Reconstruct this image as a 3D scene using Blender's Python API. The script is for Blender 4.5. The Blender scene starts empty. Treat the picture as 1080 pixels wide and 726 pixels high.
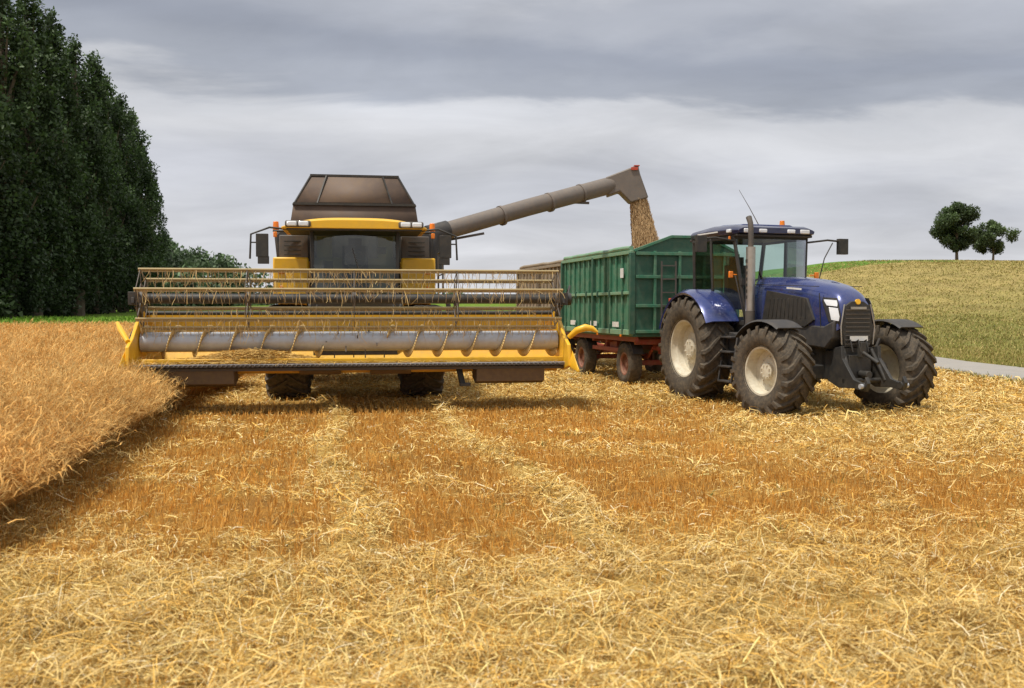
import bpy, bmesh, math, random
import numpy as np
from mathutils import Vector, Matrix, Euler
random.seed(7); rng=np.random.default_rng(7)
sc=bpy.context.scene
R=math.radians

# ------------------------------------------------------------ materials
def newmat(name):
    m=bpy.data.materials.new(name); m.use_nodes=True
    nt=m.node_tree; nt.nodes.clear()
    return m,nt,nt.nodes,nt.links
def paint(name,col,rough=.45,metal=0.0,var=.2,scale=3.0,dust=.25,dustcol=(.30,.22,.13),bump=.0,coat=0.0,spec=.5):
    m,nt,N,L=newmat(name)
    out=N.new('ShaderNodeOutputMaterial'); b=N.new('ShaderNodeBsdfPrincipled'); L.new(b.outputs[0],out.inputs[0])
    tc=N.new('ShaderNodeTexCoord')
    n1=N.new('ShaderNodeTexNoise'); n1.inputs['Scale'].default_value=scale; n1.inputs['Detail'].default_value=6; L.new(tc.outputs['Object'],n1.inputs['Vector'])
    mx=N.new('ShaderNodeMix'); mx.data_type='RGBA'
    mx.inputs['A'].default_value=(*[c*(1-var) for c in col],1); mx.inputs['B'].default_value=(*[min(1,c*(1+var)) for c in col],1)
    L.new(n1.outputs['Fac'],mx.inputs['Factor'])
    n2=N.new('ShaderNodeTexNoise'); n2.inputs['Scale'].default_value=scale*2.3; n2.inputs['Detail'].default_value=8; n2.inputs['Roughness'].default_value=.7
    L.new(tc.outputs['Object'],n2.inputs['Vector'])
    mr=N.new('ShaderNodeMapRange'); mr.inputs[1].default_value=.42; mr.inputs[2].default_value=.75; mr.inputs[3].default_value=dust*.35; mr.inputs[4].default_value=min(1,dust*1.9)
    L.new(n2.outputs['Fac'],mr.inputs[0])
    mx2=N.new('ShaderNodeMix'); mx2.data_type='RGBA'; mx2.inputs['B'].default_value=(*dustcol,1)
    L.new(mr.outputs[0],mx2.inputs['Factor']); L.new(mx.outputs['Result'],mx2.inputs['A'])
    L.new(mx2.outputs['Result'],b.inputs['Base Color'])
    mr2=N.new('ShaderNodeMapRange'); mr2.inputs[3].default_value=rough; mr2.inputs[4].default_value=min(1,rough+.35)
    L.new(mr.outputs[0],mr2.inputs[0]); L.new(mr2.outputs[0],b.inputs['Roughness'])
    b.inputs['Metallic'].default_value=metal; b.inputs['Coat Weight'].default_value=coat; b.inputs['Specular IOR Level'].default_value=spec
    if bump>0:
        bp=N.new('ShaderNodeBump'); bp.inputs['Strength'].default_value=bump; bp.inputs['Distance'].default_value=.02
        L.new(n2.outputs['Fac'],bp.inputs['Height']); L.new(bp.outputs[0],b.inputs['Normal'])
    return m
def glassmat(name,tint,fac=.12,hi=.9):
    m,nt,N,L=newmat(name)
    out=N.new('ShaderNodeOutputMaterial'); mix=N.new('ShaderNodeMixShader')
    t=N.new('ShaderNodeBsdfTransparent'); t.inputs[0].default_value=(*tint,1)
    g=N.new('ShaderNodeBsdfGlossy'); g.inputs['Roughness'].default_value=.04
    lw=N.new('ShaderNodeLayerWeight'); lw.inputs[0].default_value=.25
    mr=N.new('ShaderNodeMapRange'); mr.inputs[3].default_value=fac; mr.inputs[4].default_value=hi
    L.new(lw.outputs['Fresnel'],mr.inputs[0]); L.new(mr.outputs[0],mix.inputs[0]); L.new(t.outputs[0],mix.inputs[1]); L.new(g.outputs[0],mix.inputs[2]); L.new(mix.outputs[0],out.inputs[0])
    return m
def attrmat(name,rough=.8,noise=None,trans=0.0,bump=0,bscale=30,spec=.2):
    m,nt,N,L=newmat(name)
    out=N.new('ShaderNodeOutputMaterial'); b=N.new('ShaderNodeBsdfPrincipled')
    a=N.new('ShaderNodeAttribute'); a.attribute_name='Col'; b.inputs['Roughness'].default_value=rough; b.inputs['Specular IOR Level'].default_value=spec
    src=a.outputs['Color']
    tc=N.new('ShaderNodeTexCoord')
    if noise:
        for sca,lo,hi in noise:
            n=N.new('ShaderNodeTexNoise'); n.inputs['Scale'].default_value=sca; n.inputs['Detail'].default_value=6; n.inputs['Roughness'].default_value=.65
            L.new(tc.outputs['Object'],n.inputs['Vector'])
            mr=N.new('ShaderNodeMapRange'); mr.inputs[1].default_value=.3; mr.inputs[2].default_value=.7; mr.inputs[3].default_value=lo; mr.inputs[4].default_value=hi
            L.new(n.outputs['Fac'],mr.inputs[0])
            vm=N.new('ShaderNodeVectorMath'); vm.operation='SCALE'; L.new(src,vm.inputs[0]); L.new(mr.outputs[0],vm.inputs['Scale']); src=vm.outputs[0]
    L.new(src,b.inputs['Base Color'])
    if bump:
        n=N.new('ShaderNodeTexNoise'); n.inputs['Scale'].default_value=bscale; n.inputs['Detail'].default_value=8; L.new(tc.outputs['Object'],n.inputs['Vector'])
        bp=N.new('ShaderNodeBump'); bp.inputs['Strength'].default_value=bump; bp.inputs['Distance'].default_value=.05; L.new(n.outputs['Fac'],bp.inputs['Height']); L.new(bp.outputs[0],b.inputs['Normal'])
    if trans>0:
        tr=N.new('ShaderNodeBsdfTranslucent'); L.new(src,tr.inputs[0]); mi=N.new('ShaderNodeMixShader'); mi.inputs[0].default_value=trans
        L.new(b.outputs[0],mi.inputs[1]); L.new(tr.outputs[0],mi.inputs[2]); L.new(mi.outputs[0],out.inputs[0])
    else: L.new(b.outputs[0],out.inputs[0])
    return m

YEL=paint('yellow_paint',(.86,.48,.015),.36,dust=.15,var=.08,dustcol=(.45,.30,.12))
YELW=paint('worn_yellow_paint',(.78,.44,.025),.5,dust=.3,dustcol=(.50,.34,.13),scale=5)
BLACK=paint('black_paint',(.022,.022,.022),.5,dust=.16,dustcol=(.16,.13,.09))
BLKP=paint('dark_plastic',(.03,.03,.032),.6,dust=.22,dustcol=(.15,.12,.09))
GREYD=paint('dark_grey_metal',(.08,.075,.07),.55,dust=.3,dustcol=(.18,.13,.09))
STEEL=paint('worn_steel',(.50,.53,.58),.38,metal=.3,dust=.16,dustcol=(.36,.28,.18),scale=6)
FLIGHT=paint('flight_yellow',(.66,.47,.19),.4,metal=.2,dust=.25,dustcol=(.5,.38,.2),scale=6)
BROWN=paint('tank_brown',(.085,.058,.045),.6,dust=.3,dustcol=(.17,.11,.07),scale=2.5)
BROWN2=paint('tank_panel',(.14,.10,.08),.65,dust=.4,dustcol=(.2,.14,.09),scale=2.5)
TUBE=paint('auger_tube_grey',(.15,.13,.115),.5,dust=.38,dustcol=(.22,.17,.13),scale=4)
RUST=paint('rusty_underside',(.12,.08,.05),.7,dust=.4,dustcol=(.22,.15,.07),scale=6)
TYRE=paint('tyre_rubber',(.05,.045,.04),.85,dust=.5,dustcol=(.18,.14,.095),scale=6,bump=.3,spec=.2)
RIM=paint('cream_rim',(.66,.62,.50),.5,dust=.35,dustcol=(.38,.29,.18),scale=5)
RIMR=paint('rusty_rim',(.24,.07,.045),.6,dust=.4,scale=5)
RIMY=paint('yellow_rim',(.5,.33,.05),.6,dust=.4,scale=5)
BLUE=paint('blue_metallic_paint',(.013,.034,.18),.22,metal=.3,var=.2,dust=.16,dustcol=(.20,.17,.14),coat=.8,scale=2)
BLUED=paint('dark_blue_paint',(.010,.016,.07),.27,metal=.2,var=.15,dust=.16,dustcol=(.2,.17,.14),coat=.5)
GREEN=paint('green_paint',(.022,.17,.098),.5,dust=.4,dustcol=(.20,.26,.17),scale=2.2)
GREEND=paint('dark_green_paint',(.018,.095,.06),.5,dust=.3,dustcol=(.12,.15,.10),scale=3)
GREENL=paint('light_green_trim',(.16,.35,.22),.5,dust=.3,scale=3)
TAN=paint('grey_tan_board',(.25,.21,.16),.7,dust=.35,scale=4)
TAND=paint('grey_tan_frame',(.12,.10,.08),.7,dust=.35,scale=4)
REDC=paint('red_chassis',(.27,.03,.02),.55,dust=.25,scale=4)
REDB=paint('red_marker',(.5,.05,.02),.5,dust=.15)
WHITE=paint('white_label',(.75,.75,.73),.5,dust=.12)
ORANGE=paint('orange_lens',(.85,.22,.01),.2,dust=.05)
LENS=paint('lamp_lens',(.75,.77,.8),.12,dust=.05,coat=1)
CHROME=paint('chrome',(.50,.47,.43),.32,metal=.85,dust=.25)
MIRR=paint('mirror_glass',(.6,.62,.65),.05,metal=1,dust=.02)
SEAT=paint('seat_cloth',(.04,.04,.045),.9,dust=.1)
CABIN=paint('cab_lining',(.26,.25,.2),.85,dust=.2)
GRAIN=paint('grain',(.50,.33,.16),.9,var=.35,scale=40,dust=.2,bump=.6)
STRAWM=attrmat('straw',.75)
WHEATM=attrmat('wheat_straw',.75,trans=.28)
GLASS=glassmat('cab_glass',(.70,.82,.77),.07,.8)
GLASSD=glassmat('tinted_glass',(.74,.84,.66),.08,.5)
BARK=paint('bark',(.09,.07,.05),.9,dust=.2,bump=.8,scale=4)
LEAF=attrmat('leaves',.55,trans=.25,spec=.35)
GRASSM=attrmat('grass_blades',.7,spec=.2)

# ------------------------------------------------------------ geometry helper
def link(o): sc.collection.objects.link(o); return o
def empty(name,loc,ang):
    e=bpy.data.objects.new(name,None); e.location=loc; e.rotation_euler=(0,0,ang); e.empty_display_size=.5; link(e)
    return e, Matrix.Translation(loc)@Matrix.Rotation(ang,4,'Z')
class G:
    def __init__(s,parent,name,mat,M=None):
        s.bm=bmesh.new(); s.parent=parent; s.name=name; s.mat=mat; s.M=M or Matrix.Identity(4)
    def v(s,p): return s.bm.verts.new(s.M@Vector(p))
    def face(s,pts):
        try: return s.bm.faces.new([s.v(p) for p in pts])
        except: pass
    def hexa(s,P):
        V=[s.v(p) for p in P]
        for f in [(0,3,2,1),(4,5,6,7),(0,1,5,4),(1,2,6,5),(2,3,7,6),(3,0,4,7)]: s.bm.faces.new([V[i] for i in f])
        return s
    def box(s,c,d,rot=None):
        m=Euler(rot).to_matrix() if rot else Matrix.Identity(3)
        P=[Vector(c)+m@Vector((a*d[0]/2,b*d[1]/2,e*d[2]/2)) for e in(-1,1) for a,b in((-1,-1),(1,-1),(1,1),(-1,1))]
        return s.hexa(P)
    def beam(s,p1,p2,w,h):
        p1=Vector(p1);p2=Vector(p2);d=(p2-p1); L=d.length
        q=d.to_track_quat('X','Z').to_matrix(); c=(p1+p2)/2
        P=[c+q@Vector((a*L/2,b*w/2,e*h/2)) for e in(-1,1) for a,b in((-1,-1),(1,-1),(1,1),(-1,1))]
        return s.hexa(P)
    def sweep(s,pts,rad,seg=10,cap=True):
        pts=[Vector(p) for p in pts]; n=len(pts)
        rs=rad if isinstance(rad,(list,tuple)) else [rad]*n
        rings=[]; up=None
        for i in range(n):
            t=(pts[min(i+1,n-1)]-pts[max(i-1,0)]).normalized()
            if up is None: up=Vector((0,0,1)) if abs(t.z)<.9 else Vector((1,0,0))
            a=t.cross(up).normalized(); b=a.cross(t).normalized(); up=b
            rings.append([s.v(pts[i]+(a*math.cos(2*math.pi*k/seg)+b*math.sin(2*math.pi*k/seg))*rs[i]) for k in range(seg)])
        for i in range(n-1):
            for k in range(seg):
                s.bm.faces.new([rings[i][k],rings[i][(k+1)%seg],rings[i+1][(k+1)%seg],rings[i+1][k]])
        if cap:
            s.bm.faces.new(rings[0][::-1]); s.bm.faces.new(rings[-1])
        return s
    def cyl(s,p1,p2,r,r2=None,seg=16): return s.sweep([p1,p2],[r,r if r2 is None else r2],seg)
    def prism(s,prof,lo,hi,axis='y'):
        f={'y':lambda a,b,t:(a,t,b),'x':lambda a,b,t:(t,a,b),'z':lambda a,b,t:(a,b,t)}[axis]
        A=[s.v(f(a,b,lo)) for a,b in prof]; B=[s.v(f(a,b,hi)) for a,b in prof]
        s.bm.faces.new(A[::-1]); s.bm.faces.new(B)
        n=len(prof)
        for i in range(n): s.bm.faces.new([A[i],A[(i+1)%n],B[(i+1)%n],B[i]])
        return s
    def lathe(s,prof,c,seg=40):
        rings=[]
        for r,y in prof:
            if r<1e-4: rings.append([s.v((c[0],c[1]+y,c[2]))])
            else: rings.append([s.v((c[0]+r*math.cos(2*math.pi*k/seg),c[1]+y,c[2]+r*math.sin(2*math.pi*k/seg))) for k in range(seg)])
        for i in range(len(rings)-1):
            a=rings[i];b=rings[i+1]
            for k in range(seg):
                k2=(k+1)%seg
                if len(a)==1 and len(b)==1: continue
                if len(a)==1: s.bm.faces.new([a[0],b[k],b[k2]])
                elif len(b)==1: s.bm.faces.new([a[k],a[k2],b[0]])
                else: s.bm.faces.new([a[k],a[k2],b[k2],b[k]])
        return s
    def loft(s,secs,cap=True):
        rings=[[s.v(p) for p in sec] for sec in secs]; n=len(secs[0])
        for i in range(len(rings)-1):
            for k in range(n): s.bm.faces.new([rings[i][k],rings[i][(k+1)%n],rings[i+1][(k+1)%n],rings[i+1][k]])
        if cap: s.bm.faces.new(rings[0][::-1]); s.bm.faces.new(rings[-1])
        return s
    def done(s,bevel=0.0,ang=35,solid=0):
        bmesh.ops.recalc_face_normals(s.bm,faces=s.bm.faces)
        me=bpy.data.meshes.new(s.name); s.bm.to_mesh(me); s.bm.free()
        me.polygons.foreach_set('use_smooth',[True]*len(me.polygons)); me.set_sharp_from_angle(angle=R(ang))
        me.materials.append(s.mat)
        o=bpy.data.objects.new(s.name,me); link(o)
        if s.parent: o.parent=s.parent
        if solid:
            md=o.modifiers.new('s','SOLIDIFY'); md.thickness=solid; md.offset=0
        if bevel:
            md=o.modifiers.new('b','BEVEL'); md.width=bevel; md.segments=2; md.limit_method='ANGLE'; md.angle_limit=R(40)
        return o

def wheel(parent,name,c,Rr,W,rimR,side,rimmat,lugs=22,steer=0.0,lug=True,lugh=.05,rot0=0.0):
    M=Matrix.Translation(c)@Matrix.Rotation(steer,4,'Z')
    t=G(parent,name+'_tyre',TYRE,M); h=W/2; Rt=Rr-(lugh if lug else 0)
    t.lathe([(rimR,-h*.80),(rimR+.05,-h*.93),((Rr+rimR)/2,-h*1.03),(Rt-.10,-h*.99),(Rt-.03,-h*.88),(Rt,-h*.55),(Rt+.01,0),(Rt,h*.55),(Rt-.03,h*.88),(Rt-.10,h*.99),((Rr+rimR)/2,h*1.03),(rimR+.05,h*.93),(rimR,h*.80)],(0,0,0),48)
    if lug:
        for sd in(-1,1):
            for i in range(lugs):
                a0=2*math.pi*(i+(.5 if sd>0 else 0))/lugs+rot0
                st=[(-.04,0,Rr,Rt-.03),(.35,.35,Rr,Rt-.03),(.72,.72,Rr-.01,Rt-.04),(.97,.90,Rr-.035,Rt-.10),(1.06,.95,Rr-.15,Rt-.22)]
                pr=[]
                da=math.pi*2/lugs*1.25; aw=.020/Rr*1.25
                for fy,fa,ro,ri in st:
                    a=a0-da*fa; y=sd*h*fy; k=[]
                    yi=sd*h*min(fy,.93)
                    for rr,s_,yy,ww in((ri,-1,yi,1.5),(ri,1,yi,1.5),(ro,1,y,1.),(ro,-1,y,1.)):
                        an=a+s_*aw*ww*(1+.5*fa); k.append((rr*math.cos(an),yy,rr*math.sin(an)))
                    pr.append(k)
                t.loft(pr)
    t.done(ang=40)
    r=G(parent,name+'_rim',rimmat,M); s=side
    r.lathe([(rimR+.015,s*h*.86),(rimR+.02,s*h*.80),(rimR-.03,s*h*.78),(rimR-.05,s*h*.55),(rimR*.86,s*h*.45),(rimR*.84,s*h*.12),(rimR*.62,s*h*.06),(rimR*.50,s*h*.20),(rimR*.34,s*h*.26),(rimR*.33,s*h*.42),(rimR*.2,s*h*.46),(0,s*h*.46)],(0,0,0),40)
    r.lathe([(rimR+.015,-s*h*.86),(rimR-.05,-s*h*.6),(rimR*.85,-s*h*.3),(rimR*.8,0),(0,-.02*s)],(0,0,0),32)
    for i in range(8):
        a=2*math.pi*i/8; p=(rimR*.56*math.cos(a),s*h*.05,rimR*.56*math.sin(a)); r.cyl(p,(p[0],s*h*.2,p[2]),.02,seg=6)
    for i in range(8):
        a=2*math.pi*(i+.5)/8; p=(rimR*.25*math.cos(a),s*h*.44,rimR*.25*math.sin(a)); r.cyl(p,(p[0],s*h*.52,p[2]),.014,seg=6)
    r.done(ang=30)

# ------------------------------------------------------------ blades
def blades(name,P,D,Wd,C,mat,tip=.3,bend=None,parent=None):
    n=len(P)
    if bend is None:
        V=np.empty((n,4,3)); V[:,0]=P-Wd/2; V[:,1]=P+Wd/2; V[:,2]=P+D+Wd/2*tip; V[:,3]=P+D-Wd/2*tip; k=4
        F=(np.arange(n)[:,None]*4+np.array([0,1,2,3])[None])
    else:
        V=np.empty((n,6,3)); Mi=P+D*.5+bend
        V[:,0]=P-Wd/2;V[:,1]=P+Wd/2;V[:,2]=Mi+Wd/2;V[:,3]=Mi-Wd/2;V[:,4]=P+D+Wd/2*tip;V[:,5]=P+D-Wd/2*tip;k=6
        F=(np.arange(n)[:,None,None]*6+np.array([[0,1,2,3],[3,2,4,5]])[None]).reshape(-1,4)
    me=bpy.data.meshes.new(name); V=V.reshape(-1,3)
    me.vertices.add(len(V)); me.vertices.foreach_set('co',V.astype(np.float32).ravel())
    nf=len(F); me.loops.add(nf*4); me.loops.foreach_set('vertex_index',F.astype(np.int32).ravel())
    me.polygons.add(nf); me.polygons.foreach_set('loop_start',np.arange(nf,dtype=np.int32)*4)
    try: me.polygons.foreach_set('loop_total',np.full(nf,4,dtype=np.int32))
    except: pass
    me.update(calc_edges=True)
    ca=me.color_attributes.new('Col','FLOAT_COLOR','POINT')
    cc=np.ones((len(V),4),np.float32); cc[:,:3]=np.repeat(C,k,axis=0); ca.data.foreach_set('color',cc.ravel())
    me.materials.append(mat); o=bpy.data.objects.new(name,me); link(o)
    if parent: o.parent=parent
    return o
_lat={}
def vn(x,y,scale,seed=0):
    if seed not in _lat: _lat[seed]=np.random.default_rng(seed+100).random((256,256))
    Lt=_lat[seed]; u=np.asarray(x)*scale+37.3; v=np.asarray(y)*scale+91.7
    iu=np.floor(u).astype(int); iv=np.floor(v).astype(int); fu=u-iu; fv=v-iv
    fu=fu*fu*(3-2*fu); fv=fv*fv*(3-2*fv)
    g=lambda a,b:Lt[a%256,b%256]
    return (g(iu,iv)*(1-fu)+g(iu+1,iv)*fu)*(1-fv)+(g(iu,iv+1)*(1-fu)+g(iu+1,iv+1)*fu)*fv
def fbm(x,y,s,seed=0): return .5*vn(x,y,s,seed)+.28*vn(x,y,s*2.1,seed+1)+.14*vn(x,y,s*4.3,seed+2)+.08*vn(x,y,s*8.7,seed+3)
def ss(a,b,x):
    t=np.clip((x-a)/(b-a),0,1); return t*t*(3-2*t)

# ------------------------------------------------------------ terrain
def wheat_edge(y):
    y=np.asarray(y,float)
    return np.where(y<18,-4.63-(y-9)*.2,-6.43-(y-18)*.02)+.45*(fbm(y*0,y,.8,77)-.5)
def strawmask(x,y):
    n=fbm(x,y,.55,3)-.5; n2=fbm(x,y,1.6,9)-.5; n4=fbm(x,y,3.5,19)
    m1=.95*(1-ss(5.8,8.6,y+n*4.5-.12*np.abs(x)))
    m2=.9*ss(2.4,4.6,x+n*3.2)*ss(9.8,12.8,y+n*4)
    ax=-2.97+(16.4-y)*.195+.14*np.sin(y*.9); bx=-1.09+(16.4-y)*.2+.12*np.sin(y*.7+1)
    wd=.15+.012*np.clip(16-y,0,9)
    t1=1.0*np.exp(-((x-ax)/(wd+.03))**2)*(.55+.8*n4); t2=1.2*np.exp(-((x-bx)/wd)**2)*(.6+.7*n4)
    t3=.4*np.exp(-((x-(ax-3.0))/.25)**2)
    m4=ss(17,19.5,y)*.8
    m5=.32*ss(.02,.18,n2)+.03
    w=np.exp(-((x-wheat_edge(y)-.25)/.35)**2)*.5
    m=np.maximum.reduce([m1,m2,t1,t2,t3,m4,m5,w])
    return np.clip(m*(1+1.0*n2),0,1)
def terrain(x,y):
    x=np.asarray(x,float);y=np.asarray(y,float)
    rise=ss(28,150,y)*.55+.45*np.clip((y-35)/115,0,1)
    side=ss(14,52,x)
    A=2.6+6.3*side - .9*(1-ss(-60,-5,x))
    z=rise*A
    z=z+.9*(fbm(x,y,.03,20)-.5)*ss(30,80,y)
    return z
def lumps(x,y):
    m=strawmask(x,y); return m*(.008+.19*np.clip(fbm(x,y,1.9,30)-.42,0,1)+.045*(vn(x,y,6,41)))
def axis(a0,f0,f1,a1,fine,grow=1.12):
    c=list(np.arange(f0,f1,fine)); s=fine; v=f1
    while v<a1: c.append(v); s*=grow; v+=s
    c.append(a1); s=fine; v=f0-fine
    l=[]
    while v>a0: l.append(v); s*=grow; v-=s
    l.append(a0); return np.array(l[::-1]+c)
xs=axis(-900,-9,12,900,.07,1.04); ys=axis(-40,3.6,22,1500,.07,1.026)
XX,YY=np.meshgrid(xs,ys); nx,ny=len(xs),len(ys)
ZZ=terrain(XX,YY)
FX=11.9
near=(1-ss(22,40,YY))*(XX<FX)
ZZ=ZZ+lumps(XX,YY)*near
S=strawmask(XX,YY)
def lerp(a,b,t): return np.asarray(a)*(1-t[...,None])+np.asarray(b)*t[...,None]
big=fbm(XX,YY,.25,50)
cf=lerp((.42,.195,.036),(.56,.37,.11),S)
soil=(ss(.52,.7,fbm(XX,YY,2.7,60))*.5*(1-S)); cf=cf*(1-soil[...,None])+np.array((.23,.125,.04))*soil[...,None]
cf*= (.80+.40*big)[...,None]
n=fbm(XX,YY,.06,55); n5=fbm(XX,YY,.35,56); n7=fbm(XX,YY,.9,58)
mead=lerp((.21,.21,.055),(.38,.295,.11),np.clip(ss(40,100,YY+60*(n-.5))*.8+.8*(n5-.5)+.2,0,1))*(.68+.6*n7)[...,None]
mead=mead*(1+.10*np.sin((XX*.9+YY*.25)*1.1+3*n))[...,None]
gr=lerp((.10,.19,.022),(.19,.26,.035),n5)
col=np.where((XX>FX)[...,None],mead,cf)
verge=(XX>FX)&(XX<17.5+4*n)&(YY<60); col=np.where(verge[...,None],lerp((.17,.18,.045),(.34,.25,.07),n5),col)
far=(YY>56)&(XX<=FX); col=np.where(far[...,None],gr,col)
gs=(YY>126+8*n)&(XX>20)&(XX<54+10*n); col=np.where(gs[...,None],np.array((.12,.23,.03))*(.7+.6*n5)[...,None],col)
V=np.stack([XX,YY,ZZ],-1).reshape(-1,3)
ii=(np.arange(ny-1)[:,None]*nx+np.arange(nx-1)[None]).ravel()
F=np.stack([ii,ii+1,ii+nx+1,ii+nx],-1)
me=bpy.data.meshes.new('ground'); me.vertices.add(len(V)); me.vertices.foreach_set('co',V.astype(np.float32).ravel())
me.loops.add(len(F)*4); me.loops.foreach_set('vertex_index',F.astype(np.int32).ravel())
me.polygons.add(len(F)); me.polygons.foreach_set('loop_start',np.arange(len(F),dtype=np.int32)*4); 
me.update(calc_edges=True); me.polygons.foreach_set('use_smooth',[True]*len(F))
ca=me.color_attributes.new('Col','FLOAT_COLOR','POINT'); cc=np.ones((len(V),4),np.float32); cc[:,:3]=col.reshape(-1,3); ca.data.foreach_set('color',cc.ravel())
me.materials.append(attrmat('ground_soil_and_grass',.95,noise=[(1.3,.85,1.15),(9,.75,1.22),(60,.55,1.35)],bump=1.0,bscale=55,spec=.1))
link(bpy.data.objects.new('ground',me))

g=G(None,'farm_road',paint('asphalt_grey',(.30,.285,.27),.9,dust=.4,dustcol=(.36,.32,.26),scale=1.2,bump=.3,spec=.1))
yy=np.concatenate([np.arange(-30,60,1.5),np.arange(60,400,5)])
rw=[]
for y in yy:
    rw.append([g.v((12.05+.08*math.sin(y),y,float(terrain(12.1,y))+.03)),g.v((13.6,y,float(terrain(13.6,y))+.07)),g.v((15.15+.08*math.sin(y*1.3),y,float(terrain(15.1,y))+.03))])
for a,b in zip(rw,rw[1:]):
    for k in(0,1): g.bm.faces.new([a[k],a[k+1],b[k+1],b[k]])
g.done()

# ------------------------------------------------------------ stubble & straw
def sampl(n,d0,d1,p,xlim=.62,pad=1.5):
    u=rng.random(n); q=2-p
    d=(d0**q+u*(d1**q-d0**q))**(1/q)
    x=(rng.random(n)*2-1)*(xlim*d+pad*.6)
    return x,d
def gz(x,y): return terrain(x,y)+lumps(x,y)*(1-ss(22,40,y))
x,y=sampl(290000,3.4,40,1.6)
S_=strawmask(x,y)
k=(rng.random(len(x))>S_*.9)&(x>wheat_edge(y)+.0)&(x<FX-.1)
x=x[k];y=y[k]
u=x*.98+y*.195; v=-x*.195+y*.98; u=np.round(u/.125)*.125+rng.normal(0,.020,len(u))
x=u*.98-v*.195; y=u*.195+v*.98
n=len(x); z=gz(x,y); h=rng.uniform(.03,.10,n)
D=np.stack([rng.normal(0,.02,n),rng.normal(0,.02,n),h],-1)
w=np.maximum(.0038,.0005*y)*rng.uniform(.7,1.3,n); a=rng.uniform(-.7,.7,n)
W=np.stack([np.cos(a)*w,np.sin(a)*w,np.zeros(n)],-1)
b=rng.uniform(.6,1.3,n)[:,None]*(.80+.40*fbm(x,y,.5,70))[:,None]
c=np.where(rng.random((n,1))<.72,np.array((.61,.295,.052)),np.array((.68,.44,.14)))*b
blades('stubble',np.stack([x,y,z-.01],-1),D,W,c,STRAWM,.7)
x,y=sampl(580000,3.2,42,1.75)
S_=strawmask(x,y); cl=fbm(x,y,2.3,80)
k=(rng.random(len(x))<(.09+.95*S_)*(.30+1.2*ss(.35,.65,cl)))&(x>wheat_edge(y)-.1)&(x<FX+.05)
x=x[k];y=y[k];n=len(x);S_=S_[k]
L_=np.where(rng.random(n)<.68,rng.uniform(.02,.08,n),rng.uniform(.06,.24,n))*(.7+.4*S_); a=rng.uniform(0,math.tau,n); t=rng.normal(0,.34,n)
D=np.stack([np.cos(a)*np.cos(t),np.sin(a)*np.cos(t),np.sin(t)],-1)*L_[:,None]
z=gz(x,y)+np.abs(rng.normal(.0,.032,n))*(.3+S_)+.006+np.abs(D[:,2])*.4
w=np.maximum(.0036,.00057*y)*rng.uniform(.5,1.5,n)
W=np.stack([-np.sin(a)*w,np.cos(a)*w,rng.normal(0,.5,n)*w],-1)
bd=rng.normal(0,.02,(n,3)); bd[:,2]=np.abs(bd[:,2])*.8
bd*=(L_/.2)[:,None]
b=rng.uniform(.5,1.22,n)[:,None]*(.82+.38*fbm(x,y,.8,71))[:,None]
c=np.where(rng.random((n,1))<.55,np.array((.77,.56,.22)),np.array((.66,.40,.095)))*b
c=np.where(rng.random((n,1))<.05,np.array((.80,.68,.42)),c)
P=np.stack([x,y,z],-1)-D*.5
blades('loose_straw',P,D,W,np.clip(c,0,.85),STRAWM,.8,bend=bd)
def tuft(name,px,py,spread,n,hh,cols,wd=.012,mat=None):
    m=len(px); x=np.repeat(px,n)+rng.normal(0,spread,m*n); y=np.repeat(py,n)+rng.normal(0,spread,m*n); N_=len(x)
    D=np.stack([rng.normal(0,.35,N_)*hh,rng.normal(0,.35,N_)*hh,rng.uniform(.4,1,N_)*hh],-1); a=rng.uniform(0,3.14,N_)
    wv=wd*np.maximum(1,y/30)
    W=np.stack([np.cos(a)*wv,np.sin(a)*wv,np.zeros(N_)],-1)
    c=np.array(cols)[rng.integers(0,len(cols),N_)]*rng.uniform(.7,1.3,(N_,1))
    blades(name,np.stack([x,y,gz(x,y)],-1),D,W,c,mat or LEAF,.2)
px=rng.uniform(11.7,12.05,1800); py=rng.uniform(6,60,1800)
px2=15.3+rng.random(9000)**1.6*16; py2=14+rng.random(9000)**1.3*60
tuft('verge_grass',np.concatenate([px,px2]),np.concatenate([py,py2]),.12,6,.12,[(.20,.21,.05),(.26,.24,.06),(.42,.32,.12),(.22,.22,.05)],.02,GRASSM)
py3=32+rng.random(15000)**.9*112; px3=16+rng.random(15000)*(py3*.62-8).clip(4)
tuft('meadow_grass',px3,py3,.35,4,.13,[(.30,.27,.08),(.36,.29,.10),(.42,.33,.13),(.26,.25,.065)],.035,GRASSM)
px=rng.uniform(-75,-5,11000);py=rng.uniform(48,82,11000)
tuft('green_crop',px,py,.3,5,.5,[(.14,.28,.025),(.18,.32,.03),(.22,.34,.05)],.06,GRASSM)
px=rng.uniform(-4,7,70); py=rng.uniform(4,15,70); tuft('weeds',px,py,.03,7,.09,[(.10,.17,.03),(.16,.2,.05)],.008)

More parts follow.
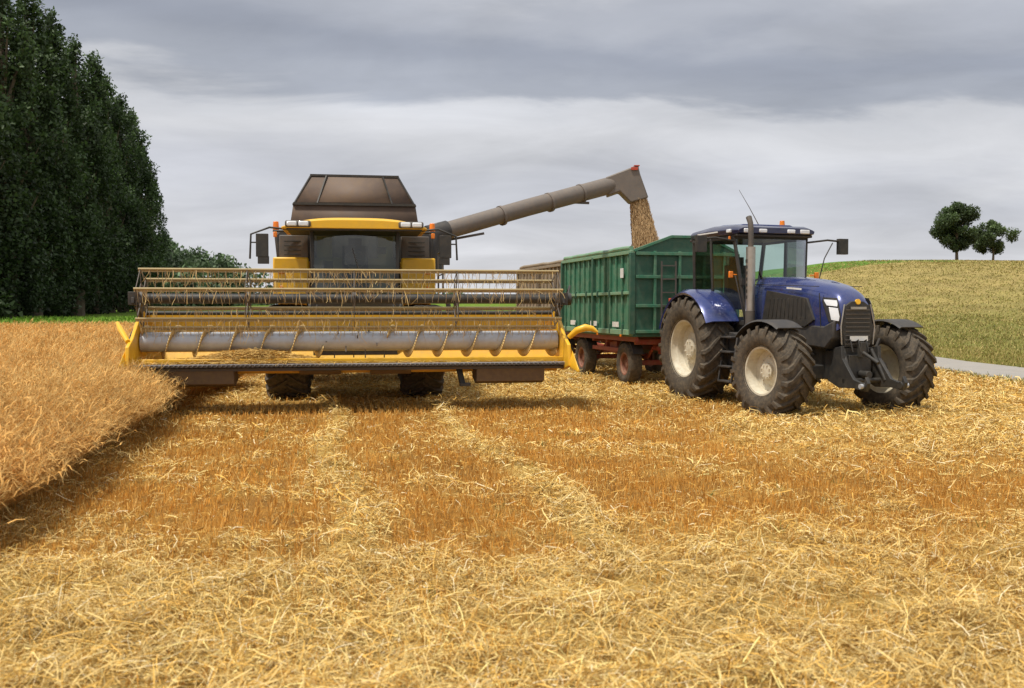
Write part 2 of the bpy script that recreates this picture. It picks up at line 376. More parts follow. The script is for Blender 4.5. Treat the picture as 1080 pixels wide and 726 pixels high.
# ------------------------------------------------------------ wheat
def wheat(n,d0,d1,p):
    u=rng.random(n); q=2-p; d=(d0**q+u*(d1**q-d0**q))**(1/q)
    e=wheat_edge(d); lo=-.62*d-2.5
    x=lo+(e-lo)*rng.random(n); k=(e>lo); return x[k],d[k]
x,y=wheat(80000,6.0,48,1.1)
m=60000; ye=6.5+rng.random(m)**1.5*16; xe=wheat_edge(ye)+.18-np.abs(rng.normal(0,.50,m)); x=np.concatenate([x,xe]); y=np.concatenate([y,ye])
n=len(x); z0=terrain(x,y); din=np.clip((wheat_edge(y)-x),-.3,1.0)
H=(.80+.20*(fbm(x,y,.7,15)-.5)+rng.normal(0,.08,n))*(.60+.40*ss(-.2,.6,din+rng.normal(0,.18,n)))
out_=(1-ss(0,.7,din))
lean=np.stack([.08+.14*(vn(x,y,.6,8)-.3)+rng.normal(0,.07,n)+out_*np.abs(rng.normal(.12,.15,n)),rng.normal(0,.09,n)-.05],-1)
D=np.stack([lean[:,0],lean[:,1],H],-1)
w=np.maximum(.005,.00045*y); a=rng.uniform(-.9,.9,n); W=np.stack([np.cos(a)*w,np.sin(a)*w,0*w],-1)
b=rng.uniform(.6,1.3,n)[:,None]*(.74+.46*fbm(x,y,.5,16))[:,None]
blades('wheat_field',np.stack([x,y,z0],-1),D,W,np.array((.66,.39,.12))*b,WHEATM,.8,bend=np.stack([-lean[:,0]*.25,lean[:,1]*0,0*w],-1))
wf=bpy.data.objects['wheat_field']
T=np.stack([x,y,z0],-1)+D; a=rng.uniform(0,math.tau,n); el=rng.uniform(.06,.11,n)
dr=np.stack([np.cos(a)*.7+.4,np.sin(a)*.7,rng.uniform(-.6,.9,n)],-1); dr/=np.linalg.norm(dr,axis=1)[:,None]
ew=np.maximum(.012,.0008*y); W=np.stack([-np.sin(a)*ew,np.cos(a)*ew,rng.normal(0,.3,n)*ew],-1)
blades('ears',T-dr*.02,dr*el[:,None],W,np.array((.68,.40,.125))*b,WHEATM,.5,bend=np.tile(np.array((0,0,.012)),(n,1)),parent=wf)
for i in range(2):
    da=dr+rng.normal(0,.3,(n,3)); aw=np.maximum(.003,.0004*y)
    blades('awns_%d'%i,T+dr*el[:,None]*.6,da*.09,np.stack([-np.sin(a)*aw,np.cos(a)*aw,0*aw],-1),np.array((.76,.53,.21))*b,WHEATM,.3,parent=wf)
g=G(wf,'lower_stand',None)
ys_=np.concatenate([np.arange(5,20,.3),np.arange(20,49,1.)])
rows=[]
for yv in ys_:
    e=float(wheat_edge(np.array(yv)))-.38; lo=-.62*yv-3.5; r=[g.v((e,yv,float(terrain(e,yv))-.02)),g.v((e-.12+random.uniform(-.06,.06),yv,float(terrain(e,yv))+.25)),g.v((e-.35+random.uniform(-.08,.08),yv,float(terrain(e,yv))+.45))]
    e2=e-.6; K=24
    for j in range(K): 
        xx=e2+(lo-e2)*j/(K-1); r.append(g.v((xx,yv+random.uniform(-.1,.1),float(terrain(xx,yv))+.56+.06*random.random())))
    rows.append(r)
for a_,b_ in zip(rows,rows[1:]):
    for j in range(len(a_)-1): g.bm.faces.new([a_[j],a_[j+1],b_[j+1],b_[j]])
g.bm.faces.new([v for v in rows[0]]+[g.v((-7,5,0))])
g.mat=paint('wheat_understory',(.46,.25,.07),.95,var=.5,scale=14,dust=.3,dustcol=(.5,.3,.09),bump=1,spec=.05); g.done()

# ------------------------------------------------------------ trees
def crown(name,parent,clumps,leaves,size,base,seed,zs=.8):
    r=np.random.default_rng(seed); Ps=[];Cs=[]
    for (cx,cy,cz,cr,sh) in clumps:
        m=int(leaves*cr*cr); d=r.normal(0,1,(m,3)); d/=np.linalg.norm(d,axis=1)[:,None]; rr=cr*(r.random(m)**.45)
        q=d*rr[:,None]; q[:,2]*=zs
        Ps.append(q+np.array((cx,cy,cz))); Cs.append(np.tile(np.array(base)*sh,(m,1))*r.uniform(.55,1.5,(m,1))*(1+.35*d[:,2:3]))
    P=np.concatenate(Ps);C=np.concatenate(Cs);m=len(P)
    a=r.normal(0,1,(m,3)); a/=np.linalg.norm(a,axis=1)[:,None]; b=np.cross(a,r.normal(0,1,(m,3))); b/=np.linalg.norm(b,axis=1)[:,None]
    s=size*r.uniform(.6,1.3,m)[:,None]
    return blades(name,P,a*s,b*s*.8,C,LEAF,.35,parent=parent)
def tree(name,x,y,H,Rw,shape,seed,leaves=120,size=.32,base=(.045,.075,.02),nclump=60,zb=.08,cr=(.09,.16)):
    z=float(terrain(x,y)); e=bpy.data.objects.new(name,None); e.location=(x,y,z); link(e)
    r=random.Random(seed); g=G(e,'trunk',BARK); tr=.018*H+.05
    pts=[(0,0,-.2)]+[(r.uniform(-.02,.02)*H*.5,r.uniform(-.02,.02)*H*.5,H*t) for t in(.15,.35,.55,.8,.93)]
    g.sweep(pts,[tr*1.3,tr,tr*.85,tr*.6,tr*.3,tr*.1],9)
    cl=[]
    for i in range(nclump):
        t=(i+r.random())/nclump; zz=H*(zb+(1-zb)*t*.97); 
        if shape=='poplar': env=Rw*min(1,(1.02-t)**.6*1.5)*min(1,.75+t*1.2)*(.85+.25*r.random())
        else: env=Rw*math.sqrt(max(0,1-(2*t-1)**2))*1.02
        a=r.uniform(0,math.tau); rad=env*math.sqrt(r.random())*.92; c=H*r.uniform(*cr)*(.55+.45*min(1,env/Rw))
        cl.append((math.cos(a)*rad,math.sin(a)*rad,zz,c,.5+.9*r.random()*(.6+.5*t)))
        if i%4==0:
            t0=max(.12,(zz/H)-.2); g.sweep([(0,0,H*t0),(math.cos(a)*rad*.5,math.sin(a)*rad*.5,(H*t0+zz)/2),(math.cos(a)*rad*.95,math.sin(a)*rad*.95,zz)],[tr*.35,tr*.22,tr*.06],6)
    g.done()
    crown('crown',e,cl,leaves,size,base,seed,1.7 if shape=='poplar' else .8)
    return e
def P2X(px,d): return (px-540)/1050*d
i=0
for px,d,H,Rw in [(-95,82,29,6),(-35,80,28,4.6),(8,84,28.5,4.0),(36,89,29,3.4),(60,94,28.8,3.4),(82,100,28,3.4),(100,107,28,3.3),(116,115,27.7,3.4),(130,124,27.3,3.4),(141,136,26.8,3.6),(151,150,24.5,3.9),(159,170,21,3.8)]:
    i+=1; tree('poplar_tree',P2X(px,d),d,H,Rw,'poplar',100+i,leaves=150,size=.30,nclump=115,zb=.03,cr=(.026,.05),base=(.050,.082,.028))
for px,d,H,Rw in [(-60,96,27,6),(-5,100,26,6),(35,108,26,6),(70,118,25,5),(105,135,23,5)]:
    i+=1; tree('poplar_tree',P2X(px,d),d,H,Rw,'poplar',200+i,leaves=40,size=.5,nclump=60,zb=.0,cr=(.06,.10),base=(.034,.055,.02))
def mass(name,pts,leaves,size,base,seed):
    e=bpy.data.objects.new(name,None); link(e); crown('foliage',e,pts,leaves,size,base,seed); return e
r=random.Random(3); pts=[]
for k in range(120):
    px=r.uniform(-120,160); d=78+max(0,px)*.45+r.uniform(0,6)+ (max(0,px-100))*.9; pts.append((P2X(px,d),d,float(terrain(P2X(px,d),d))+r.uniform(.3,2.5),r.uniform(1.2,2.4),r.uniform(.5,1)))
mass('hedge_undergrowth',pts,34,.4,(.05,.08,.024),5)
pts=[]
for k in range(250):
    px=r.uniform(150,262) if k<160 else r.uniform(262,560); d=r.uniform(185,225)
    top=(245+ (px-150)*.33) if px<245 else 282+(px-245)*.12
    zt=1.8+(325-top)/1050*d; z=r.uniform(2,max(3,zt)); 
    pts.append((P2X(px,d),d,z-1,r.uniform(1.6,3.0),.6+.8*r.random()))
mass('distant_woodland',pts,16,.75,(.08,.12,.058),8)
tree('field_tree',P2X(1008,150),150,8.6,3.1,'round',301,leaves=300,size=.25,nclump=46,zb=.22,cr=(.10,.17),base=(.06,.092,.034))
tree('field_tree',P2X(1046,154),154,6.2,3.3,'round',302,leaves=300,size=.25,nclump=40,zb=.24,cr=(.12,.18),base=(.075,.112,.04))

# ------------------------------------------------------------ COMBINE
E,EM=empty('combine_harvester',(-3.19,20.3,0),math.atan2(-.988,.155)); EI=EM.inverted()
wheel(E,'front_wheel_right',(.5,-1.30,.93),.95,.78,.45,-1,RIMY,22)
wheel(E,'front_wheel_left',(.5,1.30,.93),.95,.78,.45,1,RIMY,22)
wheel(E,'rear_wheel_right',(-3.9,-1.25,.64),.65,.45,.32,-1,RIMY,18)
wheel(E,'rear_wheel_left',(-3.9,1.25,.64),.65,.45,.32,1,RIMY,18)
g=G(E,'chassis',BLACK); g.box((.5,0,.95),(.35,1.9,.35)); g.box((-1.9,-.6,1.1),(4.2,.15,.3)); g.box((-1.9,.6,1.1),(4.2,.15,.3)); g.box((-3.9,0,.7),(.2,2.1,.2)); g.box((-1.5,0,1.15),(4,1.1,.35)); g.done(.01)
g=G(E,'lower_body',YEL)
for lo,hi in((-1.6,-.86),(.86,1.6)):
    g.prism([(.35,1.95),(.45,2.72),(-5.6,2.75),(-6.1,2.2),(-5.6,1.3),(-3.2,1.15),(-1.2,1.7),(-.6,2.0)],lo,hi)
g.done(.03)
g=G(E,'inner_body',GREYD); g.box((-2.7,0,2.0),(5.8,1.66,1.3)); g.box((-5.9,0,1.6),(.9,1.5,1.2)); g.done(.02)
g=G(E,'upper_body',BLKP)
g.prism([(-1.55,2.74),(1.55,2.74),(1.6,3.25),(1.5,3.36),(-1.5,3.36),(-1.6,3.25)],-3.6,.05,'x'); g.box((-4.7,0,2.95),(2.0,2.7,.38)); g.done(.04)
g=G(E,'front_corner_panels',GREYD)
for s in(-1,1):
    g.hexa([(.06,s*.92,2.78),(.22,s*.92,2.78),(.12,s*1.50,2.78),(.06,s*1.50,2.78),(.06,s*.92,3.26),(.22,s*.92,3.26),(.12,s*1.50,3.26),(.06,s*1.50,3.26)])
g.done(.02)
g=G(E,'side_grille',BLACK)
for s in(-1,1):
    for k in range(4): g.box((.185,s*1.2,2.86+k*.09),(.02,.4,.02))
g.done()
g=G(E,'grain_tank_extension',BROWN)
z0,z1=3.36,4.56; xb,xt=(-2.9,-.35),(-2.5,-.75); yb,yt=1.32,.90
zm=3.95; ym=1.20
def ring(x0,x1,y,z): return [(x0,-y,z),(x1,-y,z),(x1,y,z),(x0,y,z)]
rs=[ring(xb[0],xb[1],yb,z0),ring(xb[0]+.05,xb[1]-.05,ym+.03,zm),ring(xt[0],xt[1],yt,z1)]
for a_,b_ in zip(rs,rs[1:]):
    for k in range(4): g.face([a_[k],a_[(k+1)%4],b_[(k+1)%4],b_[k]])
g.done(solid=.03)
g=G(E,'grain_tank_front_panel',BROWN2)
g.face([(-.385,-.74,3.97),(-.385,.74,3.97),(-.73,.56,4.54),(-.73,-.56,4.54)]); g.done(solid=.03)
g=G(E,'grain_tank_frame',BLACK)
for s in(-1,1):
    g.beam((-.38,s*1.23,3.93),(-.73,s*.90,4.56),.035,.035); g.beam((-.36,s*.76,3.95),(-.70,s*.58,4.56),.03,.03); g.beam((-2.85,s*1.23,3.93),(-2.5,s*.9,4.56),.035,.035)
    g.beam((-2.5,s*.9,4.57),(-.74,s*.9,4.57),.04,.04); g.beam((-2.85,s*1.25,3.93),(-.38,s*1.25,3.93),.03,.03)
g.beam((-.73,-.92,4.57),(-.73,.92,4.57),.045,.045); g.beam((-.37,-1.25,3.94),(-.37,1.25,3.94),.04,.05)
g.done()
g=G(E,'tank_grain',GRAIN); g.box((-1.6,0,3.6),(2.2,2.2,.5)); g.done(.05)
g=G(E,'cab_frame',BLACK)
for s in(-1,1):
    g.beam((1.78,s*.76,1.9),(1.62,s*.80,3.28),.06,.06); g.beam((.45,s*.84,1.9),(.45,s*.84,3.28),.09,.09); g.beam((1.78,s*.76,2.35),(.45,s*.84,2.35),.04,.05)
g.box((1.1,0,1.86),(1.5,1.66,.12)); g.beam((1.76,-.76,1.95),(1.76,.76,1.95),.08,.1)
g.done(.008)
g=G(E,'cab_rear_wall',CABIN); g.box((.4,0,2.35),(.06,1.6,.9)); g.box((.4,-.6,3.0),(.06,.3,.45)); g.box((.4,.6,3.0),(.06,.3,.45)); g.done()
g=G(E,'cab_floor_skirt',YEL); g.box((1.0,0,1.72),(1.4,1.5,.16)); g.box((.62,-1.24,2.40),(.12,.68,.78)); g.box((.62,1.24,2.40),(.12,.68,.78)); g.done(.03)
g=G(E,'windscreen',GLASSD)
secs=[]
for k in range(9):
    t=-1+2*k/8; y=t*.76; xo=.20*(1-t*t); secs.append(((1.79+xo,y,1.95),(1.72+xo,y,2.6),(1.63+xo,y,3.27)))
for a_,b_ in zip(secs,secs[1:]):
    for k in(0,1): g.face([a_[k],b_[k],b_[k+1],a_[k+1]])
for s in(-1,1): g.face([(1.76,s*.79,1.95),(.48,s*.85,1.95),(.48,s*.85,3.27),(1.62,s*.82,3.27)])
g.done(ang=60)
g=G(E,'cab_interior',SEAT)
g.box((.85,0,2.25),(.5,.5,.14)); g.box((.62,0,2.65),(.12,.5,.75)); g.box((.62,0,3.08),(.1,.26,.18)); g.box((.9,-.42,2.4),(.6,.14,.12)); g.beam((1.55,0,1.95),(1.45,0,2.6),.09,.09); g.box((1.35,-.52,2.55),(.12,.2,.28),(0,0,.3)); g.box((1.3,.5,2.9),(.1,.16,.12))
M0=g.M; g.M=Matrix.Translation((1.45,0,2.72))@Matrix.Rotation(R(55),4,'Y'); 
g.sweep([(.2*math.cos(a),.2*math.sin(a),0) for a in np.linspace(0,math.tau,21)],.018,6); g.beam((-.2,0,0),(.2,0,0),.03,.015); g.beam((0,-.2,0),(0,.2,0),.03,.015); g.M=M0
g.done(.01)
g=G(E,'wiper',BLACK); g.sweep([(1.99,.35,1.98),(1.97,.1,2.4),(1.90,-.05,2.9)],.012,6); g.done()
ysr=[-1.33+2.66*k/20 for k in range(21)]
g=G(E,'cab_roof',YEL)
sec=[]
for x,dz,w in [(.25,.16,1.0),(1.2,.19,1.0),(1.9,.19,1.0),(2.08,.14,.97)]:
    sec.append([(x,y*w,3.25) for y in ysr]+[(x,y*w,3.27+dz*(1-(abs(y)/1.36)**3.2)) for y in ysr[::-1]])
g.loft(sec); g.done(.01)
g=G(E,'roof_visor_underside',BLACK); g.box((1.3,0,3.235),(1.5,2.45,.025)); g.done()
g=G(E,'roof_stripe',BLACK); g.box((1.2,0,3.462),(.9,1.5,.02)); g.done()
g=G(E,'lamp_surrounds',GREYD)
for s in(-1,1): g.box((2.07,s*1.02,3.325),(.10,.46,.12))
g.done(.03)
g=G(E,'roof_headlights',LENS)
for s in(-1,1): g.box((2.12,s*.92,3.325),(.05,.18,.09)); g.box((2.12,s*1.13,3.325),(.05,.18,.09))
g.done(.02)
g=G(E,'beacons',ORANGE)
for s in(-1,1): g.cyl((.9,s*1.5,3.3),(.9,s*1.5,3.46),.06,.05,12); g.box((1.35,s*1.48,3.18),(.04,.07,.10))
g.done(.01)
g=G(E,'mirror_arms',BLACK)
for s in(-1,1):
    g.sweep([(1.7,s*1.2,3.25),(1.75,s*1.55,3.28),(1.78,s*1.88,3.15),(1.78,s*1.9,2.7)],.02,8); g.sweep([(1.0,s*1.2,3.27),(1.0,s*1.55,3.27)],.025,8)
    g.box((1.78,s*1.68,2.95),(.09,.22,.42)); g.box((1.78,s*1.66,2.68),(.08,.2,.14)); g.sweep([(1.78,s*1.88,3.0),(1.78,s*1.6,3.0)],.015,6)
g.done(.02)
g=G(E,'mirror_faces',MIRR)
for s in(-1,1): g.box((1.732,s*1.68,2.95),(.006,.18,.37))
g.done()
g=G(E,'platform_and_ladder',GREYD)
g.box((.9,1.28,1.95),(1.3,.8,.06)); g.box((.9,-1.28,1.95),(1.3,.7,.06))
for s in(1,):
    for x_ in(.4,1.45): g.sweep([(x_,s*1.66,1.98),(x_,s*1.66,2.9)],.018,6)
    g.sweep([(.4,s*1.66,2.9),(1.45,s*1.66,2.9)],.018,6); g.sweep([(.4,s*1.66,2.45),(1.45,s*1.66,2.45)],.014,6)
    for k in range(4): g.box((1.55,s*1.85,.9+.28*k),(.4,.25,.03))
    for x_ in(1.35,1.75): g.beam((x_,s*1.98,.85),(x_,s*1.72,2.0),.03,.05)
g.done()
g=G(E,'body_lights',ORANGE)
for s in(-1,1): g.box((.69,s*1.42,2.5),(.03,.12,.06)); g.box((.69,s*1.42,2.2),(.03,.06,.06))
g.done(.01)
g=G(E,'feeder_house',YELW); g.hexa([(2.25,-.72,.85),(2.25,.72,.85),(.3,.6,1.2),(.3,-.6,1.2),(2.25,-.72,1.62),(2.25,.72,1.62),(.3,.6,2.0),(.3,-.6,2.0)]); g.done(.02)
g=G(E,'feeder_hydraulics',BLACK)
for s in(-1,1): g.cyl((.1,s*.78,.95),(1.9,s*.8,1.0),.06); g.sweep([(2.1,s*.8,1.75),(1.5,s*.9,2.1),(.8,s*.9,1.8)],.025,6); g.sweep([(2.1,s*.7,1.7),(1.6,s*.7,2.0),(.8,s*.8,1.7)],.018,6)
g.done()
HW=3.62
HM=Matrix.Translation((0,0,.05))
def H_(name,mat): return G(E,name,mat,HM)
g=H_('header_back_wall',YEL)
g.prism([(2.22,.80),(2.28,.80),(2.34,1.2),(2.30,1.56),(2.24,1.56),(2.27,1.2)],-HW,HW); g.box((2.2,0,1.60),(.16,HW*2,.13)); g.box((2.17,0,.88),(.14,HW*2,.14))
for k in range(-7,8):
    if abs(k)>1: g.box((2.16,k*.5,1.22),(.06,.06,.66)); g.box((2.325,k*.5,1.42),(.02,.05,.26))
g.done(.012)
g=H_('header_frame_pipe',BLACK); g.cyl((2.36,-HW,1.66),(2.36,HW,1.66),.035); g.done()
g=H_('header_trough',YELW)
pr=[(2.28,1.0),(2.42,.84),(2.65,.76),(2.9,.76),(3.1,.80),(3.35,.79)]
g.prism(pr+[(a,b-.03) for a,b in pr[::-1]],-HW,HW); g.done()
g=H_('header_opening',BLACK); g.box((2.355,0,1.12),(.03,1.5,.42)); g.done()
g=H_('cutterbar',GREYD); g.box((3.4,0,.775),(.14,HW*2,.035)); g.box((3.2,0,.715),(.35,HW*2,.05))
for k in range(94): 
    y=-HW+.05+k*.0762; g.hexa([(3.46,y-.018,.765),(3.46,y+.018,.765),(3.58,y+.004,.775),(3.58,y-.004,.775),(3.46,y-.018,.80),(3.46,y+.018,.80),(3.58,y+.004,.785),(3.58,y-.004,.785)])
g.done()
g=H_('knife_bar',STEEL); g.box((3.43,0,.805),(.07,HW*2,.012)); g.done()
g=H_('header_lower_rail',YEL); g.box((3.30,0,.85),(.06,HW*2,.09)); g.box((2.75,0,.66),(.1,HW*2,.10)); g.done(.01)
g=H_('skid_plates',RUST)
for y in(-2.62,2.68): g.prism([(3.38,.70),(2.6,.66),(2.7,.50),(3.1,.42),(3.34,.47)],y-.6,y+.6)
for y in(-.6,.6): g.prism([(3.3,.68),(2.5,.62),(2.55,.59),(3.2,.61)],y-.35,y+.35)
g.done(.01)
g=H_('header_stand',BLACK); g.beam((3.2,1.78,.72),(3.3,1.84,.42),.10,.05); g.box((3.3,1.88,.42),(.16,.18,.05)); g.done(.005)
g=H_('header_side_plates',YEL); gb=H_('crop_dividers',YEL)
for s in(-1,1):
    pr=[(2.1,.66),(2.1,1.66),(2.5,1.70),(2.95,1.50),(3.35,1.25),(3.7,1.12),(3.75,.75),(3.3,.66)]
    a,b=sorted((s*HW,s*(HW+.06))); g.prism(pr,a,b)
    g.prism([(2.3,1.42),(2.9,1.2),(3.3,1.0),(3.3,.9),(2.3,1.0)],*sorted((s*(HW+.065),s*(HW+.16))))
    yo=s*(HW+.06)
    gb.loft([[(3.3,yo-.06,.74),(3.3,yo+.06,.74),(3.3,yo+.07,1.0),(3.3,yo,1.22),(3.3,yo-.07,1.0)],[(3.75,yo-.05+s*.03,.72),(3.75,yo+.05+s*.03,.72),(3.75,yo+.05+s*.03,.85),(3.75,yo+s*.03,.98),(3.75,yo-.05+s*.03,.85)],[(4.05,yo-.02+s*.06,.66),(4.05,yo+.02+s*.06,.66),(4.05,yo+.02+s*.06,.69),(4.05,yo+s*.06,.72),(4.05,yo-.02+s*.06,.69)]])
g.done(.012); gb.done(.01)
g=H_('side_plate_details',BLACK)
for s in(-1,1): g.beam((2.4,s*(HW+.08),1.60),(3.2,s*(HW+.08),1.28),.03,.05); g.cyl((2.5,s*(HW+.05),1.05),(2.5,s*(HW+.2),1.05),.13); g.cyl((2.85,s*(HW+.05),1.17),(2.85,s*(HW+.18),1.17),.09)
g.done(.01)
g=H_('side_divider_tip',YEL)
g.sweep([(3.45,3.70,1.24),(3.55,3.82,1.36),(3.6,3.96,1.41),(3.62,4.08,1.39),(3.64,4.17,1.33)],[.045,.06,.065,.05,.02],12)
g.sweep([(3.5,-3.68,1.2),(3.2,-3.86,1.40),(3.0,-3.95,1.50)],[.04,.05,.03],10)
g.done()
ax_,az_=2.84,1.17
g=H_('intake_auger_core',STEEL); g.cyl((ax_,-HW+.02,az_),(ax_,HW-.02,az_),.17,seg=28); g.done()
g=H_('intake_auger_flights',FLIGHT)
for s in(-1,1):
    prev=None; N_=220
    for k in range(N_):
        y=s*(.55+(HW-.6)*k/(N_-1)); a=s*(y/.52)*math.tau*s
        c_,s_=math.cos(a),math.sin(a)
        cur=[(ax_+.165*c_,y,az_+.165*s_),(ax_+.29*c_,y,az_+.29*s_)]
        if prev: g.face([prev[0],prev[1],cur[1],cur[0]])
        prev=cur
g.done(solid=.016,ang=80)
g=H_('auger_fingers',GREYD)
for k in range(16):
    y=-.5+k/15; a=k*2.4; g.cyl((ax_+.1*math.cos(a),y,az_+.1*math.sin(a)),(ax_+.33*math.cos(a),y,az_+.33*math.sin(a)),.01,seg=6)
g.done()
# reel
rx,rz,rr=3.12,1.96,.50
g=G(E,'reel_tube',BLACK); g.cyl((rx,-3.56,rz),(rx,3.56,rz),.085,seg=20); g.done()
BAT=paint('reel_tine_steel',(.50,.44,.34),.5,metal=.15,dust=.3,dustcol=(.42,.33,.2))
BAT2=paint('reel_bar_paint',(.42,.33,.16),.5,metal=.15,dust=.35,dustcol=(.36,.28,.16))
g=G(E,'reel_bats',BAT2); gt=G(E,'reel_tines',BAT); gs=G(E,'reel_spiders',GREYD)
for k in range(6):
    a=R(18+60*k); x_=rx+rr*math.cos(a); z_=rz+rr*math.sin(a)
    g.cyl((x_,-3.56,z_),(x_,3.56,z_),.02,seg=8); g.beam((x_-.02,-3.56,z_-.035),(x_-.02,3.56,z_-.035),.006,.03)
    for j in range(58):
        y=-3.5+j*.1228; tx=random.uniform(-.03,.03); ty=random.uniform(-.02,.02)
        gt.sweep([(x_,y,z_),(x_-.01+tx*.3,y+ty*.3,z_-.10),(x_-.06+tx,y+ty,z_-.22)],[.006,.005,.003],4)
for y in(-3.53,-1.8,-.02,1.75,3.53):
    hub=.13; gs.cyl((rx,y-.03,rz),(rx,y+.03,rz),hub)
    for k in range(6):
        a=R(18+60*k); b=R(18+60*(k+1)); gs.beam((rx,y,rz),(rx+rr*math.cos(a),y,rz+rr*math.sin(a)),.012,.04)
        gs.beam((rx+rr*.97*math.cos(a),y,rz+rr*.97*math.sin(a)),(rx+rr*.97*math.cos(b),y,rz+rr*.97*math.sin(b)),.01,.025)
        if abs(y)>3: gs.beam((rx+rr*.5*math.cos(a),y,rz+rr*.5*math.sin(a)),(rx+rr*.5*math.cos(b),y,rz+rr*.5*math.sin(b)),.01,.03)
g.done(); gt.done(); gs.done()
g=G(E,'reel_arms',BLACK)
for s in(-1,1):
    g.beam((2.15,s*3.64,1.74),(3.3,s*3.64,1.93),.05,.10); g.cyl((2.5,s*3.64,1.55),(3.0,s*3.64,1.84),.035); g.box((3.12,s*3.66,1.96),(.3,.12,.22)); 
g.cyl((3.12,3.6,1.96),(3.12,3.80,1.96),.11); g.sweep([(3.1,3.75,2.0),(2.8,3.85,2.2),(2.3,3.8,1.8),(2.1,3.6,1.6)],.02,6)
g.done(.01)
g=G(E,'hydraulic_hoses',BLACK)
for k in range(4): g.sweep([(2.15,.9+.1*k,1.66),(2.0,1.1+.1*k,1.84),(2.0,1.7+.1*k,1.76),(2.1,2.2+.2*k,1.70)],.016,6)
g.done()
g=G(E,'unloading_auger_tube',TUBE,EI)
p1=Vector((-1.75,21.45,3.36)); p2=Vector((2.45,23.95,4.76))
g.sweep([p1,p1.lerp(p2,.5)+Vector((0,0,.02)),p2],[.185,.195,.205],24)
for t in(.03,.36,.62,.80): c=p1.lerp(p2,t); d=(p2-p1).normalized(); g.sweep([c-d*.03,c+d*.03],.225,24)
g.done()
g=G(E,'auger_pivot_elbow',BLKP,EI); g.sweep([(-1.75,21.45,2.6),(-1.78,21.42,3.1),(-1.72,21.47,3.38),(-1.4,21.66,3.49)],[.25,.25,.24,.21],20); g.box((-1.9,21.1,3.36),(.25,.25,.25)); g.done()
g=G(E,'auger_support_brackets',GREYD,EI); a_=p1.lerp(p2,.80); g.beam(a_+Vector((-.3,0,-.2)),a_+Vector((.2,0,-.22)),.1,.05); a_=p1.lerp(p2,.2); g.beam(a_+Vector((-.9,0,-.42)),a_+Vector((.3,0,-.2)),.05,.05); g.done()
g=G(E,'discharge_spout',TUBE,EI)
g.prism([(2.22,4.90),(2.90,5.16),(3.00,5.16),(3.04,4.98),(3.24,4.42),(2.82,4.30),(2.56,4.56),(2.28,4.46)],23.72,24.20); g.done(.03)
g=G(E,'spout_marker',REDB,EI); g.box((2.90,23.70,5.10),(.16,.03,.07)); g.box((2.96,23.96,5.175),(.13,.5,.02)); g.done(.004)
nG=50000; t=rng.random(nG); cx=3.03+.26*t+.05*t*t; czz=4.42-1.72*t; sp=.15+.14*t
P=np.stack([cx+np.clip(rng.normal(0,.55,nG),-1.3,1.3)*sp,23.96+rng.normal(0,.5,nG)*sp,czz],-1)
D=np.stack([rng.normal(.004,.004,nG),rng.normal(0,.004,nG),-rng.uniform(.03,.07,nG)],-1)
W=np.stack([np.full(nG,.008),rng.normal(0,.004,nG),np.zeros(nG)],-1)
P=np.array([tuple(EI@Vector(p)) for p in P]); RM=np.array(EI.to_3x3())
blades('grain_stream',P,D@RM.T,W@RM.T,np.array((.56,.38,.20))*rng.uniform(.85,1.15,(nG,1)),STRAWM,1,parent=E)
g=G(E,'grain_core',GRAIN,EI); g.sweep([(3.02,23.96,4.5),(3.14,23.96,3.9),(3.27,23.96,3.2),(3.33,23.96,2.6)],[.11,.15,.20,.25],12); g.done()
nS=11000; y=np.concatenate([rng.normal(-1.75,.75,nS*2//3),rng.uniform(-HW,HW,nS//3)]); m=len(y); x=rng.normal(3.14,.14,m)
hh=np.exp(-((y+1.75)/1.0)**2)*.19*np.exp(-((x-3.14)/.2)**2); z=.87+hh*rng.random(m)*1.2+rng.random(m)*.02
a=rng.uniform(0,math.tau,m); L_=rng.uniform(.06,.24,m); D=np.stack([np.cos(a)*L_*.6,np.sin(a)*L_,rng.normal(0,.03,m)],-1)
W=np.stack([-np.sin(a)*.006,np.cos(a)*.006,np.full(m,.003)],-1)
kk=np.abs(y)<HW-.1
blades('straw_on_header',(np.stack([x,y,z],-1)-D/2)[kk],D[kk],W[kk],(np.array((.68,.45,.15))*rng.uniform(.6,1.25,(m,1)))[kk],STRAWM,.8,parent=E)
m=900; a=rng.integers(0,6,m); aa=np.radians(18+60*a); y=rng.uniform(-3.5,3.5,m)
P=np.stack([rx+rr*np.cos(aa),y,rz+rr*np.sin(aa)],-1); D=np.stack([rng.normal(0,.05,m),rng.normal(0,.08,m),-rng.uniform(.05,.30,m)],-1)
blades('straw_on_reel',P,D,np.tile(np.array((0,.007,0)),(m,1)),np.array((.65,.46,.2))*rng.uniform(.6,1.2,(m,1)),STRAWM,.7,parent=E,bend=rng.normal(0,.03,(m,3)))

